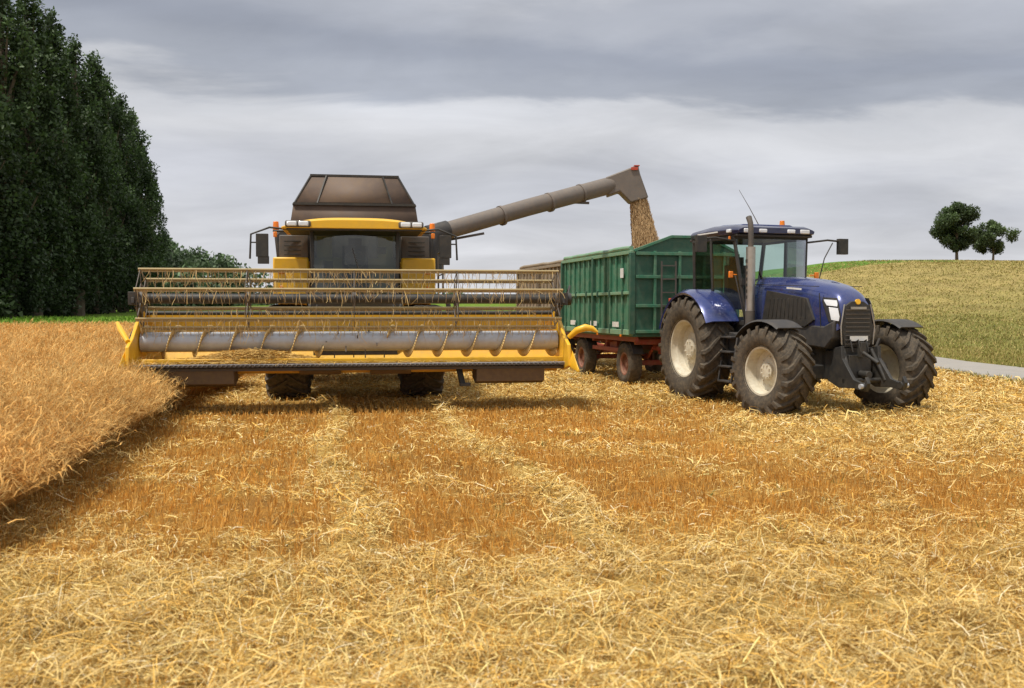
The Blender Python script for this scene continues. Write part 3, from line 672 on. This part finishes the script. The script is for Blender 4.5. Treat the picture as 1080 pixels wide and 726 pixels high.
# ------------------------------------------------------------ TRAILERS
def trailer(loc,ang,C1,C2,C3,gable):
    T,TM=empty('grain_trailer',loc,ang); L_,W2=5.2,1.25; zb,zt=1.22,3.03
    g=G(T,'side_walls',C1)
    for s in(-1,1): 
        g.box((-L_/2,s*(W2-.02),(zb+2.12)/2),(L_-.06,.04,2.12-zb)); g.box((-L_/2,s*(W2-.02),(2.16+zt)/2),(L_-.06,.04,zt-2.16))
    g.box((-L_+.02,0,(zb+zt)/2),(.04,2*W2-.1,zt-zb)); g.done(.005)
    g=G(T,'wall_ribs',C1)
    for s in(-1,1):
        for k in range(13): 
            x=-.25-k*(L_-.5)/12; g.box((x,s*(W2+.025),(zb+2.12)/2),(.07,.045,2.12-zb-.04)); g.box((x,s*(W2+.025),(2.16+zt)/2),(.06,.045,zt-2.16-.04))
    g.done(.006)
    g=G(T,'side_rails',C3)
    for s in(-1,1):
        for z,h in((zt+.02,.08),(2.14,.07),(zb+.03,.12)): g.box((-L_/2,s*(W2+.03),z),(L_,.09,h))
    g.done(.008)
    g=G(T,'posts',C2)
    for s in(-1,1):
        for x in(-.03,-L_*.5,-L_+.03): g.box((x,s*(W2+.03),(zb+zt)/2),(.10,.12,zt-zb+.02))
        for k in range(6): g.box((-.5-k*.85,s*(W2+.07),zb+.1),(.05,.05,.22)); g.box((-.5-k*.85,s*(W2+.08),2.14),(.05,.05,.16))
    g.done(.008)
    g=G(T,'front_wall',C2)
    if gable: g.prism([(-W2+.04,zb),(W2-.04,zb),(W2-.04,3.10),(.55,3.40),(-.35,3.40),(-W2+.04,3.10)],-.05,-.01,'x')
    else: g.box((-.03,0,(zb+zt)/2),(.04,2*W2-.08,zt-zb))
    g.done(.005)
    g=G(T,'front_frame',C1)
    for y in(-.75,-.15,.45,.95): g.box((.02,y,(zb+zt)/2+.05),(.055,.06,zt-zb))
    for z in(zb+.05,1.85,2.5,3.02): g.box((.025,0,z),(.075,2*W2-.1,.07))
    if gable:
        g.beam((.0,-W2,3.08),(.0,-.35,3.41),.06,.06); g.beam((.0,-.35,3.41),(.0,.55,3.41),.06,.06); g.beam((.0,.55,3.41),(.0,W2,3.08),.06,.06)
    g.done(.005)
    g=G(T,'front_ladder',GREYD)
    for y in(-.62,-.28): g.box((.10,y,2.0),(.03,.03,1.7))
    for k in range(6): g.box((.10,-.45,1.25+k*.3),(.025,.32,.025))
    g.done()
    g=G(T,'roof_bows',GREYD)
    for x in(-1.3,-2.6,-3.9): g.sweep([(x,-W2,zt+.03),(x,-.4,zt+.20),(x,.4,zt+.20),(x,W2,zt+.03)],.02,6)
    g.done()
    g=G(T,'tarpaulin_roll',C3); g.sweep([(-.1,-W2-.02,zt+.11)]+[(-L_*t,-W2-.02+random.uniform(-.02,.02),zt+.11+random.uniform(-.015,.015)) for t in np.linspace(.1,.95,9)],.055,10); g.done()
    g=G(T,'floor',C2); g.box((-L_/2,0,zb-.03),(L_,2*W2+.04,.08)); g.done(.01)
    g=G(T,'grain_load',GRAIN)
    sec=[]
    for x,h in((-.08,2.6),(-.9,2.86),(-1.6,2.9),(-2.6,2.75),(-3.8,2.5),(-5.1,2.3)): sec.append([(x,-W2+.05,h-.2),(x,-.5,h),(x,0,h+.06),(x,.5,h),(x,W2-.05,h-.2),(x,0,zb+.1)])
    g.loft(sec); g.done()
    g=G(T,'chassis',REDC)
    for s in(-1,1): g.box((-L_/2,s*.45,1.04),(L_-.2,.10,.22)); g.box((-L_/2,s*1.14,1.10),(L_-.1,.07,.13))
    for x in(-.3,-1.0,-2.2,-3.2,-4.1,-4.9): g.box((x,0,1.03),(.1,2.2 if x in(-.3,-2.2,-3.2,-4.9) else 1,.12))
    for x in(-.95,-4.1):
        g.box((x,0,.52),(.12,1.7,.12)); 
        for s in(-1,1): g.sweep([(x-.5,s*.6,.86),(x-.2,s*.6,.66),(x,s*.6,.62),(x+.2,s*.6,.66),(x+.5,s*.6,.86)],.04,6); g.beam((x-.5,s*.6,.86),(x-.5,s*.5,1.0),.08,.08); g.beam((x+.5,s*.6,.86),(x+.5,s*.5,1.0),.08,.08)
    g.box((-.95,0,.88),(1.3,1.1,.10)); g.beam((-.4,-.45,.8),(1.35,0,.62),.09,.10); g.beam((-.4,.45,.8),(1.35,0,.62),.09,.10); g.beam((1.3,0,.62),(1.7,0,.6),.1,.08)
    g.done(.01)
    g=G(T,'underrun_bar_and_boxes',REDC)
    for s in(-1,1): g.box((-2.5,s*1.0,.80),(1.9,.05,.10)); g.box((-2.5,s*.95,.95),(.08,.1,.3)); g.box((-2.1,s*.8,.85),(.5,.3,.3))
    g.done(.01)
    g=G(T,'air_tank',GREYD); g.cyl((-2.9,-.3,.8),(-2.9,.5,.8),.14); g.done()
    for s,nm in((-1,'right'),(1,'left')):
        wheel(T,'front_wheel_'+nm,(-.95,s*.98,.5),.5,.32,.27,s,RIMR,lug=False)
        wheel(T,'rear_wheel_'+nm,(-4.1,s*.98,.5),.5,.32,.27,s,RIMR,lug=False)
    g=G(T,'mudguards',BLKP)
    for x in(-.95,-4.1):
        for s in(-1,1):
            pts=[(x+.58*math.cos(a),.5+.58*math.sin(a)) for a in np.linspace(R(25),R(155),9)]; pi=[(x+.56*math.cos(a),.5+.56*math.sin(a)) for a in np.linspace(R(25),R(155),9)]
            g.prism(pts+pi[::-1],*sorted((s*.82,s*1.08)))
    g.done()
    if gable:
        g=G(T,'maker_labels',WHITE)
        for x,w in((-1.0,.42),(-2.55,.5),(-4.2,.42)): g.box((x,-W2-.055,1.42),(w,.006,.12))
        g.box((-.6,-W2-.055,2.6),(.2,.006,.22)); g.done()
        g=G(T,'reflectors',ORANGE)
        for x in(-.6,-2.2,-3.8): g.box((x,-W2-.08,1.17),(.1,.01,.05))
        g.done()
    return T
ta=math.atan2(-.968,.25)
trailer((3.93,22.6,0),ta,GREEN,GREEND,GREENL,True)
trailer((2.75,28.9,0),ta,TAN,TAND,TAN,False)

# ------------------------------------------------------------ TRACTOR
T,TM=empty('tractor',(4.58,19.85,0),math.atan2(-.954,.30))
for s,nm in((-1,'right'),(1,'left')):
    wheel(T,'rear_wheel_'+nm,(0,s*1.02,1.01),1.03,.66,.56,s,RIM,22,lugh=.055)
    wheel(T,'front_wheel_'+nm,(3.0,s*1.19,.75),.78,.58,.41,s,RIM,20,steer=R(8),lugh=.05,rot0=.1)
g=G(T,'chassis',BLACK); g.box((1.4,0,.95),(3.6,.55,.5)); g.cyl((0,-.8,1.01),(0,.8,1.01),.2); g.box((-.1,0,1.1),(.9,.7,.7)); g.box((3.0,0,.72),(.28,1.5,.24)); 
for s in(-1,1): g.box((3.0,s*.78,.74),(.3,.22,.42)); g.cyl((3.0,s*.7,.73),(3.0,s*1.0,.73),.17); g.cyl((2.7,s*.25,.66),(2.76,s*.82,.66),.045)
g.box((3.3,0,.85),(.45,.55,.5)); g.done(.02)
def hsec(x,w,zb,zt,e=4.0,n=20):
    pts=[]
    for k in range(n):
        a=math.pi*k/(n-1); c,s_=math.cos(a),math.sin(a)
        pts.append((x,w*math.copysign(abs(c)**(2/e),c),zb+(zt-zb)*abs(s_)**(2/e)))
    return pts
g=G(T,'hood',BLUE)
g.loft([hsec(1.15,.43,1.55,2.38,4.5),hsec(2.0,.42,1.50,2.36,4.3),hsec(2.7,.405,1.45,2.29,4),hsec(3.2,.39,1.40,2.19,3.6),hsec(3.46,.37,1.40,2.08,3.2),hsec(3.60,.34,1.44,1.95,2.8),hsec(3.64,.28,1.48,1.84,2.4)]); g.done(ang=50)
g=G(T,'hood_seams',BLACK)
for s in(-1,1): g.box((2.2,s*.424,2.20),(2.0,.01,.012),(0,R(2.2),0)); g.beam((3.22,s*.397,1.45),(3.16,s*.392,2.05),.012,.012)
g.done()
g=G(T,'hood_lower_panel',BLKP); g.prism([(1.2,1.25),(3.35,1.12),(3.56,1.3),(3.58,1.60),(3.3,1.5),(1.2,1.60)],-.405,.405); g.done(.03)
g=G(T,'side_grilles',BLACK)
for s in(-1,1):
    g.prism([(1.45,1.58),(2.8,1.48),(3.06,1.60),(2.85,1.97),(1.6,2.12)],*sorted((s*.39,s*.432)))
    for k in range(10): g.beam((1.65+k*.13,s*.436,1.62),(1.73+k*.12,s*.436,1.97),.012,.03)
g.done(.004)
g=G(T,'hood_decal',WHITE)
for s in(-1,1):
    g.box((2.45,s*.414,2.14),(.45,.012,.03),(0,R(4),0))
g.done()
g=G(T,'engine_details',GREYD)
for s in(-1,1):
    g.box((1.9,s*.36,1.22),(.9,.12,.34)); g.cyl((1.5,s*.40,1.35),(1.9,s*.40,1.35),.08); g.sweep([(1.3,s*.42,1.1),(1.9,s*.46,1.0),(2.6,s*.42,1.15)],.025,6); g.sweep([(1.3,s*.4,1.45),(2.0,s*.45,1.38),(2.9,s*.3,1.0)],.02,6)
g.done(.01)
g=G(T,'front_grille',BLACK)
g.prism([(-.24,1.16),(.24,1.16),(.30,1.5),(.23,1.84),(.11,1.91),(-.11,1.91),(-.23,1.84),(-.30,1.5)],3.57,3.66,'x')
g.done(.008)
g=G(T,'grille_slats',GREYD)
for k in range(9): g.box((3.665,0,1.21+k*.07),(.02,.46,.016))
g.done()
g=G(T,'grille_trim',CHROME); g.box((3.68,0,1.80),(.02,.30,.04)); g.sweep([(3.66,-.30,1.2),(3.67,-.325,1.5),(3.65,-.25,1.86)],.012,6); g.sweep([(3.66,.30,1.2),(3.67,.325,1.5),(3.65,.25,1.86)],.012,6); g.done()
g=G(T,'hood_badge',YEL); g.cyl((3.64,0,1.90),(3.675,0,1.905),.045,seg=16); g.done()
g=G(T,'headlight_housing',BLACK)
for s in(-1,1):
    g.loft([[(3.42,s*.392,1.56),(3.64,s*.325,1.52),(3.655,s*.315,1.70),(3.44,s*.39,1.72)],[(3.24,s*.395,1.90),(3.585,s*.32,1.86),(3.54,s*.30,1.97),(3.24,s*.385,1.99)]])
g.done(.015)
g=G(T,'headlights',LENS)
for s in(-1,1):
    g.loft([[(3.50,s*.392,1.60),(3.64,s*.345,1.58),(3.65,s*.338,1.66),(3.50,s*.39,1.68)],[(3.44,s*.395,1.76),(3.61,s*.343,1.74),(3.60,s*.335,1.80),(3.42,s*.39,1.82)]])
    g.loft([[(3.38,s*.397,1.84),(3.585,s*.338,1.82),(3.58,s*.33,1.86),(3.36,s*.395,1.88)],[(3.30,s*.397,1.92),(3.56,s*.33,1.90),(3.545,s*.322,1.93),(3.28,s*.394,1.95)]])
g.done(.01)
g=G(T,'cab_pillars',BLACK)
for s in(-1,1):
    g.beam((1.22,s*.60,1.50),(1.02,s*.78,3.14),.06,.06); g.beam((.28,s*.78,1.55),(.25,s*.83,3.14),.05,.06); g.beam((-.62,s*.70,1.75),(-.50,s*.80,3.14),.07,.07)
    g.beam((1.22,s*.60,1.52),(-.62,s*.72,1.62),.06,.10); g.beam((1.02,s*.79,3.12),(-.5,s*.81,3.12),.06,.06)
g.beam((1.22,-.6,1.52),(1.22,.6,1.52),.08,.10); g.beam((1.02,-.78,3.12),(1.02,.78,3.12),.06,.06); g.beam((-.5,-.8,3.12),(-.5,.8,3.12),.06,.06); g.beam((-.62,-.7,1.9),(-.62,.7,1.9),.07,.1)
g.done(.01)
g=G(T,'cab_base',BLACK); g.hexa([(-.6,-.66,1.15),(1.15,-.6,1.15),(1.15,.6,1.15),(-.6,.66,1.15),(-.6,-.70,1.62),(1.2,-.6,1.5),(1.2,.6,1.5),(-.6,.70,1.62)]); g.done(.03)
g=G(T,'cab_glass',GLASS)
for s in(-1,1):
    g.face([(1.19,s*.62,1.57),(.31,s*.80,1.60),(.28,s*.835,3.09),(1.03,s*.79,3.09)]); g.face([(.25,s*.80,1.62),(-.58,s*.73,1.85),(-.47,s*.81,3.09),(.22,s*.835,3.09)])
fs=[]
for k in range(7):
    t=-1+2*k/6; fs.append(((1.24+.10*(1-t*t),t*.58,1.58),(1.05+.10*(1-t*t),t*.76,3.09)))
for a_,b_ in zip(fs,fs[1:]): g.face([a_[0],b_[0],b_[1],a_[1]])
g.face([(-.62,-.68,1.97),(-.62,.68,1.97),(-.52,.77,3.09),(-.52,-.77,3.09)])
g.done(ang=60)
def rsec(x,w,z0,z1,r=.08):
    return [(x,-w,z0),(x,w,z0),(x,w+.02,z0+(z1-z0)*.5),(x,w-r*.4,z1-r*.4),(x,w-r*1.6,z1),(x,-w+r*1.6,z1),(x,-w+r*.4,z1-r*.4),(x,-w-.02,z0+(z1-z0)*.5)]
g=G(T,'cab_roof',BLUED); g.loft([rsec(-.66,.78,3.20,3.28),rsec(-.55,.84,3.17,3.34),rsec(.2,.86,3.17,3.38),rsec(1.02,.85,3.17,3.35),rsec(1.24,.80,3.19,3.30)]); g.done(.01)
g=G(T,'roof_panel',BLUE); g.loft([rsec(-.4,.6,3.30,3.385,.05),rsec(.2,.62,3.32,3.415,.05),rsec(.9,.58,3.30,3.385,.05)]); g.done(.01)
g=G(T,'roof_lower_rim',BLKP); g.box((.25,0,3.155),(1.86,1.62,.05)); g.done(.015)
g=G(T,'roof_lights',LENS)
for s in(-1,1):
    g.box((1.225,s*.60,3.235),(.07,.20,.08)); g.box((1.24,s*.30,3.235),(.06,.16,.07)); g.box((-.66,s*.6,3.235),(.06,.18,.08))
    g.box((1.0,s*.875,3.235),(.14,.05,.07))
g.done(.015)
g=G(T,'roof_side_stripe',WHITE)
for s in(-1,1): g.box((.2,s*.885,3.245),(.8,.006,.025))
g.done()
g=G(T,'beacon',ORANGE); g.cyl((.55,.55,3.38),(.55,.55,3.50),.055,.045,12); g.box((1.0,-.86,3.1),(.05,.03,.08)); g.done(.005)
g=G(T,'antenna',GREYD); g.sweep([(.6,.0,3.4),(.45,-.12,3.75),(.3,-.26,4.1)],[.010,.007,.004],6); g.done()
g=G(T,'cab_interior',SEAT); g.box((.05,0,1.85),(.5,.52,.16)); g.box((-.2,0,2.28),(.14,.5,.75)); g.box((-.22,0,2.72),(.1,.28,.2)); g.box((.1,-.38,2.05),(.55,.15,.1)); g.beam((.95,0,1.5),(.75,0,2.2),.14,.12); g.box((.85,0,2.12),(.18,.35,.2)); g.box((.9,-.48,2.3),(.05,.2,.28))
M0=g.M; g.M=Matrix.Translation((.68,0,2.28))@Matrix.Rotation(R(-30),4,'Y'); g.sweep([(.19*math.cos(a),.19*math.sin(a),0) for a in np.linspace(0,math.tau,21)],.018,6); g.beam((-.19,0,0),(.19,0,0),.03,.015); g.M=M0
g.box((.3,0,1.58),(1.7,1.1,.08))
g.done(.02)
g=G(T,'rear_fenders',BLUE)
for s in(-1,1):
    ro,ri=1.16,1.13; A=np.linspace(R(28),R(160),16)
    secs=[]
    for a in A:
        c,s_=math.cos(a),math.sin(a); z=1.01
        y0,y1,y2=s*.66,s*1.20,s*1.32
        secs.append([(ro*c,y0,z+ro*s_),(ro*c,y1,z+ro*s_),((ro-.07)*c,y2,z+(ro-.07)*s_),((ro-.11)*c,y2-s*.015,z+(ro-.11)*s_),((ri-.01)*c,y1-s*.02,z+(ri-.01)*s_),(ri*c,y0,z+ri*s_)])
    g.loft(secs)
g.done(ang=40)
g=G(T,'fender_inner_panels',BLUED)
for s in(-1,1):
    pts=[(1.15*math.cos(a),1.01+1.15*math.sin(a)) for a in np.linspace(R(28),R(160),14)]; pi=[(.72*math.cos(a),1.01+.72*math.sin(a)) for a in np.linspace(R(28),R(160),14)]
    g.prism(pts+pi[::-1],*sorted((s*.64,s*.69)))
g.done()
g=G(T,'fender_lamps',REDB)
for s in(-1,1): g.box((-.85,s*1.1,1.95),(.05,.16,.1)); 
g.done(.01)
g=G(T,'front_fenders',BLKP)
for s in(-1,1):
    M=Matrix.Translation((3.0,s*1.19,.75))@Matrix.Rotation(R(8),4,'Z'); g.M=M
    A=np.linspace(R(58),R(140),10); secs=[]
    for a in A:
        c,s_=math.cos(a),math.sin(a); secs.append([(.86*c,-.25,.86*s_),(.86*c,.25,.86*s_),(.83*c,.28,.83*s_),(.84*c,.24,.84*s_),(.84*c,-.24,.84*s_),(.83*c,-.28,.83*s_)])
    g.loft(secs); g.beam((0,-s*.1,.84),(0,-s*.36,.35),.05,.04); g.M=Matrix.Identity(4)
g.done(ang=40)
g=G(T,'fuel_tank_and_steps',BLKP)
for s in(-1,1):
    g.prism([(.95,.62),(1.85,.58),(2.0,.75),(2.0,1.12),(1.85,1.25),(1.0,1.35),(.9,1.2)],*sorted((s*.36,s*.85)))
for k in range(4): g.box((1.25-.03*k,-1.0+.03*k,.45+.27*k),(.42,.24,.035))
for x_ in(1.02,1.48): g.beam((x_,-1.08,.42),(x_-.06,-.9,1.35),.03,.05)
g.sweep([(1.25,-.66,1.5),(1.28,-.72,1.7),(1.22,-.86,2.4)],.014,6)
g.done(.02)
g=G(T,'air_tanks',GREYD); g.cyl((1.1,-.62,.5),(1.9,-.62,.5),.12); g.done(.01)
g=G(T,'exhaust_pipe',GREYD); g.sweep([(1.42,-.66,2.9),(1.42,-.66,3.25),(1.40,-.66,3.36),(1.34,-.66,3.47)],[.05,.05,.05,.055],14); g.cyl((1.42,-.66,1.3),(1.42,-.66,1.75),.09); g.beam((1.42,-.66,1.5),(1.42,-.42,1.5),.1,.1); g.done()
g=G(T,'exhaust_shield',CHROME); g.cyl((1.42,-.66,1.7),(1.42,-.66,2.92),.085,seg=20); g.done()
g=G(T,'shield_slots',BLACK)
for k in range(7): 
    for a in(-2.6,-2.0,-1.4): g.box((1.42+.083*math.cos(a),-.66+.083*math.sin(a),2.0+.11*k),(.02,.02,.06),(0,0,a))
g.done()
g=G(T,'mirrors',BLACK)
for s in(-1,1):
    g.sweep([(1.05,s*.80,3.05),(1.1,s*1.2,3.10),(1.12,s*1.45,3.08)],.02,8); g.box((1.12,s*1.52,2.98),(.10,.20,.30))
    if s>0: g.sweep([(1.1,s*.75,2.35),(1.12,s*1.0,2.32),(1.12,s*1.12,2.75),(1.12,s*1.3,3.05)],.012,6)
    g.box((1.15,s*.66,2.28),(.08,.1,.12))
g.done(.03)
g=G(T,'wiper',BLACK); g.sweep([(1.36,.05,1.62),(1.30,-.2,2.0),(1.22,-.35,2.5)],.012,6); g.done()
g=G(T,'turn_signals',ORANGE)
for s in(-1,1): g.box((1.16,s*.92,2.42),(.05,.08,.12)); g.beam((1.14,s*.78,2.42),(1.16,s*.9,2.42),.02,.02)
g.done(.01)
g=G(T,'front_linkage',BLACK)
g.box((3.56,0,.98),(.16,.66,.34)); g.box((3.68,0,.78),(.12,.42,.5))
for s in(-1,1):
    g.prism([(3.4,.60),(3.6,1.15),(3.76,1.18),(3.78,.98),(4.08,.66),(4.34,.60),(4.38,.72),(4.44,.62),(4.38,.49),(4.08,.52),(3.7,.50)],*sorted((s*.32,s*.38)))
    g.cyl((3.66,s*.27,1.12),(3.95,s*.34,.62),.035); g.cyl((4.34,s*.40,.57),(4.34,s*.30,.57),.06)
g.cyl((3.82,-.38,.62),(3.82,.38,.62),.04); g.cyl((3.7,0,1.12),(4.2,0,.92),.028); g.box((3.78,0,1.12),(.10,.10,.24)); g.cyl((3.75,0,.72),(3.98,0,.72),.06)
for k in range(3): g.sweep([(3.6,-.2+.15*k,1.2),(3.78,-.22+.15*k,1.28),(3.82,-.2+.15*k,1.08)],.015,6)
g.done(.012)
g=G(T,'linkage_hooks',STEEL); 
for s in(-1,1): g.cyl((4.34,s*.45,.57),(4.34,s*.40,.57),.04); g.cyl((3.95,s*.345,.62),(3.8,s*.30,.88),.018)
g.done()
g=G(T,'number_plate',WHITE); g.box((3.70,0,1.30),(.01,.34,.08)); g.done()
g=G(T,'rear_hitch',BLACK); g.box((-.65,0,.8),(.5,.5,.5)); g.beam((-.8,0,.6),(-1.25,0,.6),.12,.08)
for s in(-1,1): g.beam((-.3,s*.4,.7),(-1.2,s*.42,.75),.06,.1); g.cyl((-.7,s*.42,.75),(-.5,s*.4,1.5),.035)
g.done(.01)

# ------------------------------------------------------------ camera, light, world
cam=bpy.data.cameras.new('camera'); co=bpy.data.objects.new('camera',cam); link(co)
cam.lens=35; cam.sensor_width=36; co.location=(0,0,1.8); co.rotation_euler=(R(90-2.07),0,0); cam.clip_end=5000; cam.clip_start=.05
cam.dof.use_dof=True; cam.dof.focus_distance=18.5; cam.dof.aperture_fstop=2.8
sc.camera=co
sd=Vector((-.30,-.22,.90)).normalized()
sun=bpy.data.lights.new('sun','SUN'); sun.energy=3.9; sun.angle=R(5.0); sun.color=(1,.94,.83); so=bpy.data.objects.new('sun',sun); link(so)
so.rotation_euler=(-sd).to_track_quat('-Z','Y').to_euler(); so.location=(0,0,30)
w=bpy.data.worlds.new('World'); sc.world=w; w.use_nodes=True; nt=w.node_tree; N=nt.nodes; L=nt.links; N.clear()
out=N.new('ShaderNodeOutputWorld'); bg=N.new('ShaderNodeBackground'); bg.inputs[1].default_value=.10; L.new(bg.outputs[0],out.inputs[0])
sky=N.new('ShaderNodeTexSky'); sky.sky_type='NISHITA'; sky.sun_disc=False; sky.sun_elevation=math.asin(sd.z); sky.sun_rotation=math.atan2(sd.x,sd.y)
tc=N.new('ShaderNodeTexCoord'); sep=N.new('ShaderNodeSeparateXYZ'); L.new(tc.outputs['Generated'],sep.inputs[0])
def mth(op,a,b=None):
    m=N.new('ShaderNodeMath'); m.operation=op
    for i,v in enumerate((a,b)):
        if v is None: continue
        if isinstance(v,(int,float)): m.inputs[i].default_value=v
        else: L.new(v,m.inputs[i])
    return m.outputs[0]
zc=mth('MAXIMUM',sep.outputs[2],0.0); den=mth('ADD',zc,.22)
u=mth('DIVIDE',sep.outputs[0],den); v=mth('DIVIDE',sep.outputs[1],den)
cb=N.new('ShaderNodeCombineXYZ'); L.new(u,cb.inputs[0]); L.new(v,cb.inputs[1])
def noise(scale,det,rough,off=(0,0,0),sx=1,sy=1,dist=0):
    mp=N.new('ShaderNodeMapping'); mp.inputs['Location'].default_value=off; mp.inputs['Scale'].default_value=(sx,sy,1); L.new(cb.outputs[0],mp.inputs[0])
    n=N.new('ShaderNodeTexNoise'); n.inputs['Scale'].default_value=scale; n.inputs['Detail'].default_value=det; n.inputs['Roughness'].default_value=rough; n.inputs['Distortion'].default_value=dist
    L.new(mp.outputs[0],n.inputs['Vector']); return n.outputs['Fac']
n1=noise(1.3,8,.55,(3.1,1.7,0),.9,1.3,.5); n2=noise(2.2,9,.58,(8,4,0),.8,1.3,.5); n3=noise(1.0,5,.5,(1,9,0),1,1.2,.3)
e=mth('ADD',zc,mth('MULTIPLY',mth('SUBTRACT',n1,.5),.13)); e=mth('ADD',e,mth('MULTIPLY',sep.outputs[0],.05))
rp=N.new('ShaderNodeValToRGB'); L.new(e,rp.inputs[0]); cr=rp.color_ramp; cr.interpolation='EASE'
stops=[(0.0,(.72,.72,.75)),(.06,(.67,.675,.715)),(.12,(.60,.61,.66)),(.165,(.71,.715,.745)),(.188,(.67,.68,.715)),(.208,(.43,.455,.515)),(.25,(.36,.385,.45)),(.285,(.46,.48,.535)),(.33,(.78,.78,.80)),(.6,(.76,.77,.80)),(1,(.78,.80,.83))]
cr.elements[0].position=0; cr.elements[0].color=(*stops[0][1],1); cr.elements[1].position=1; cr.elements[1].color=(*stops[-1][1],1)
for p,c in stops[1:-1]:
    el=cr.elements.new(p); el.color=(*c,1)
mod=mth('ADD',mth('MULTIPLY',mth('SUBTRACT',n2,.5),.55),1.0); mod=mth('ADD',mod,mth('MULTIPLY',mth('SUBTRACT',n3,.5),.55))
vm=N.new('ShaderNodeVectorMath'); vm.operation='SCALE'; L.new(rp.outputs[0],vm.inputs[0]); L.new(mod,vm.inputs['Scale'])
v2=N.new('ShaderNodeVectorMath'); v2.operation='SCALE'; L.new(vm.outputs[0],v2.inputs[0]); v2.inputs['Scale'].default_value=10.0
mx=N.new('ShaderNodeMix'); mx.data_type='RGBA'; mx.inputs['Factor'].default_value=.93; L.new(sky.outputs[0],mx.inputs['A']); L.new(v2.outputs[0],mx.inputs['B'])
L.new(mx.outputs['Result'],bg.inputs[0])
sc.view_settings.view_transform='Standard'; sc.view_settings.look='None'; sc.view_settings.exposure=0
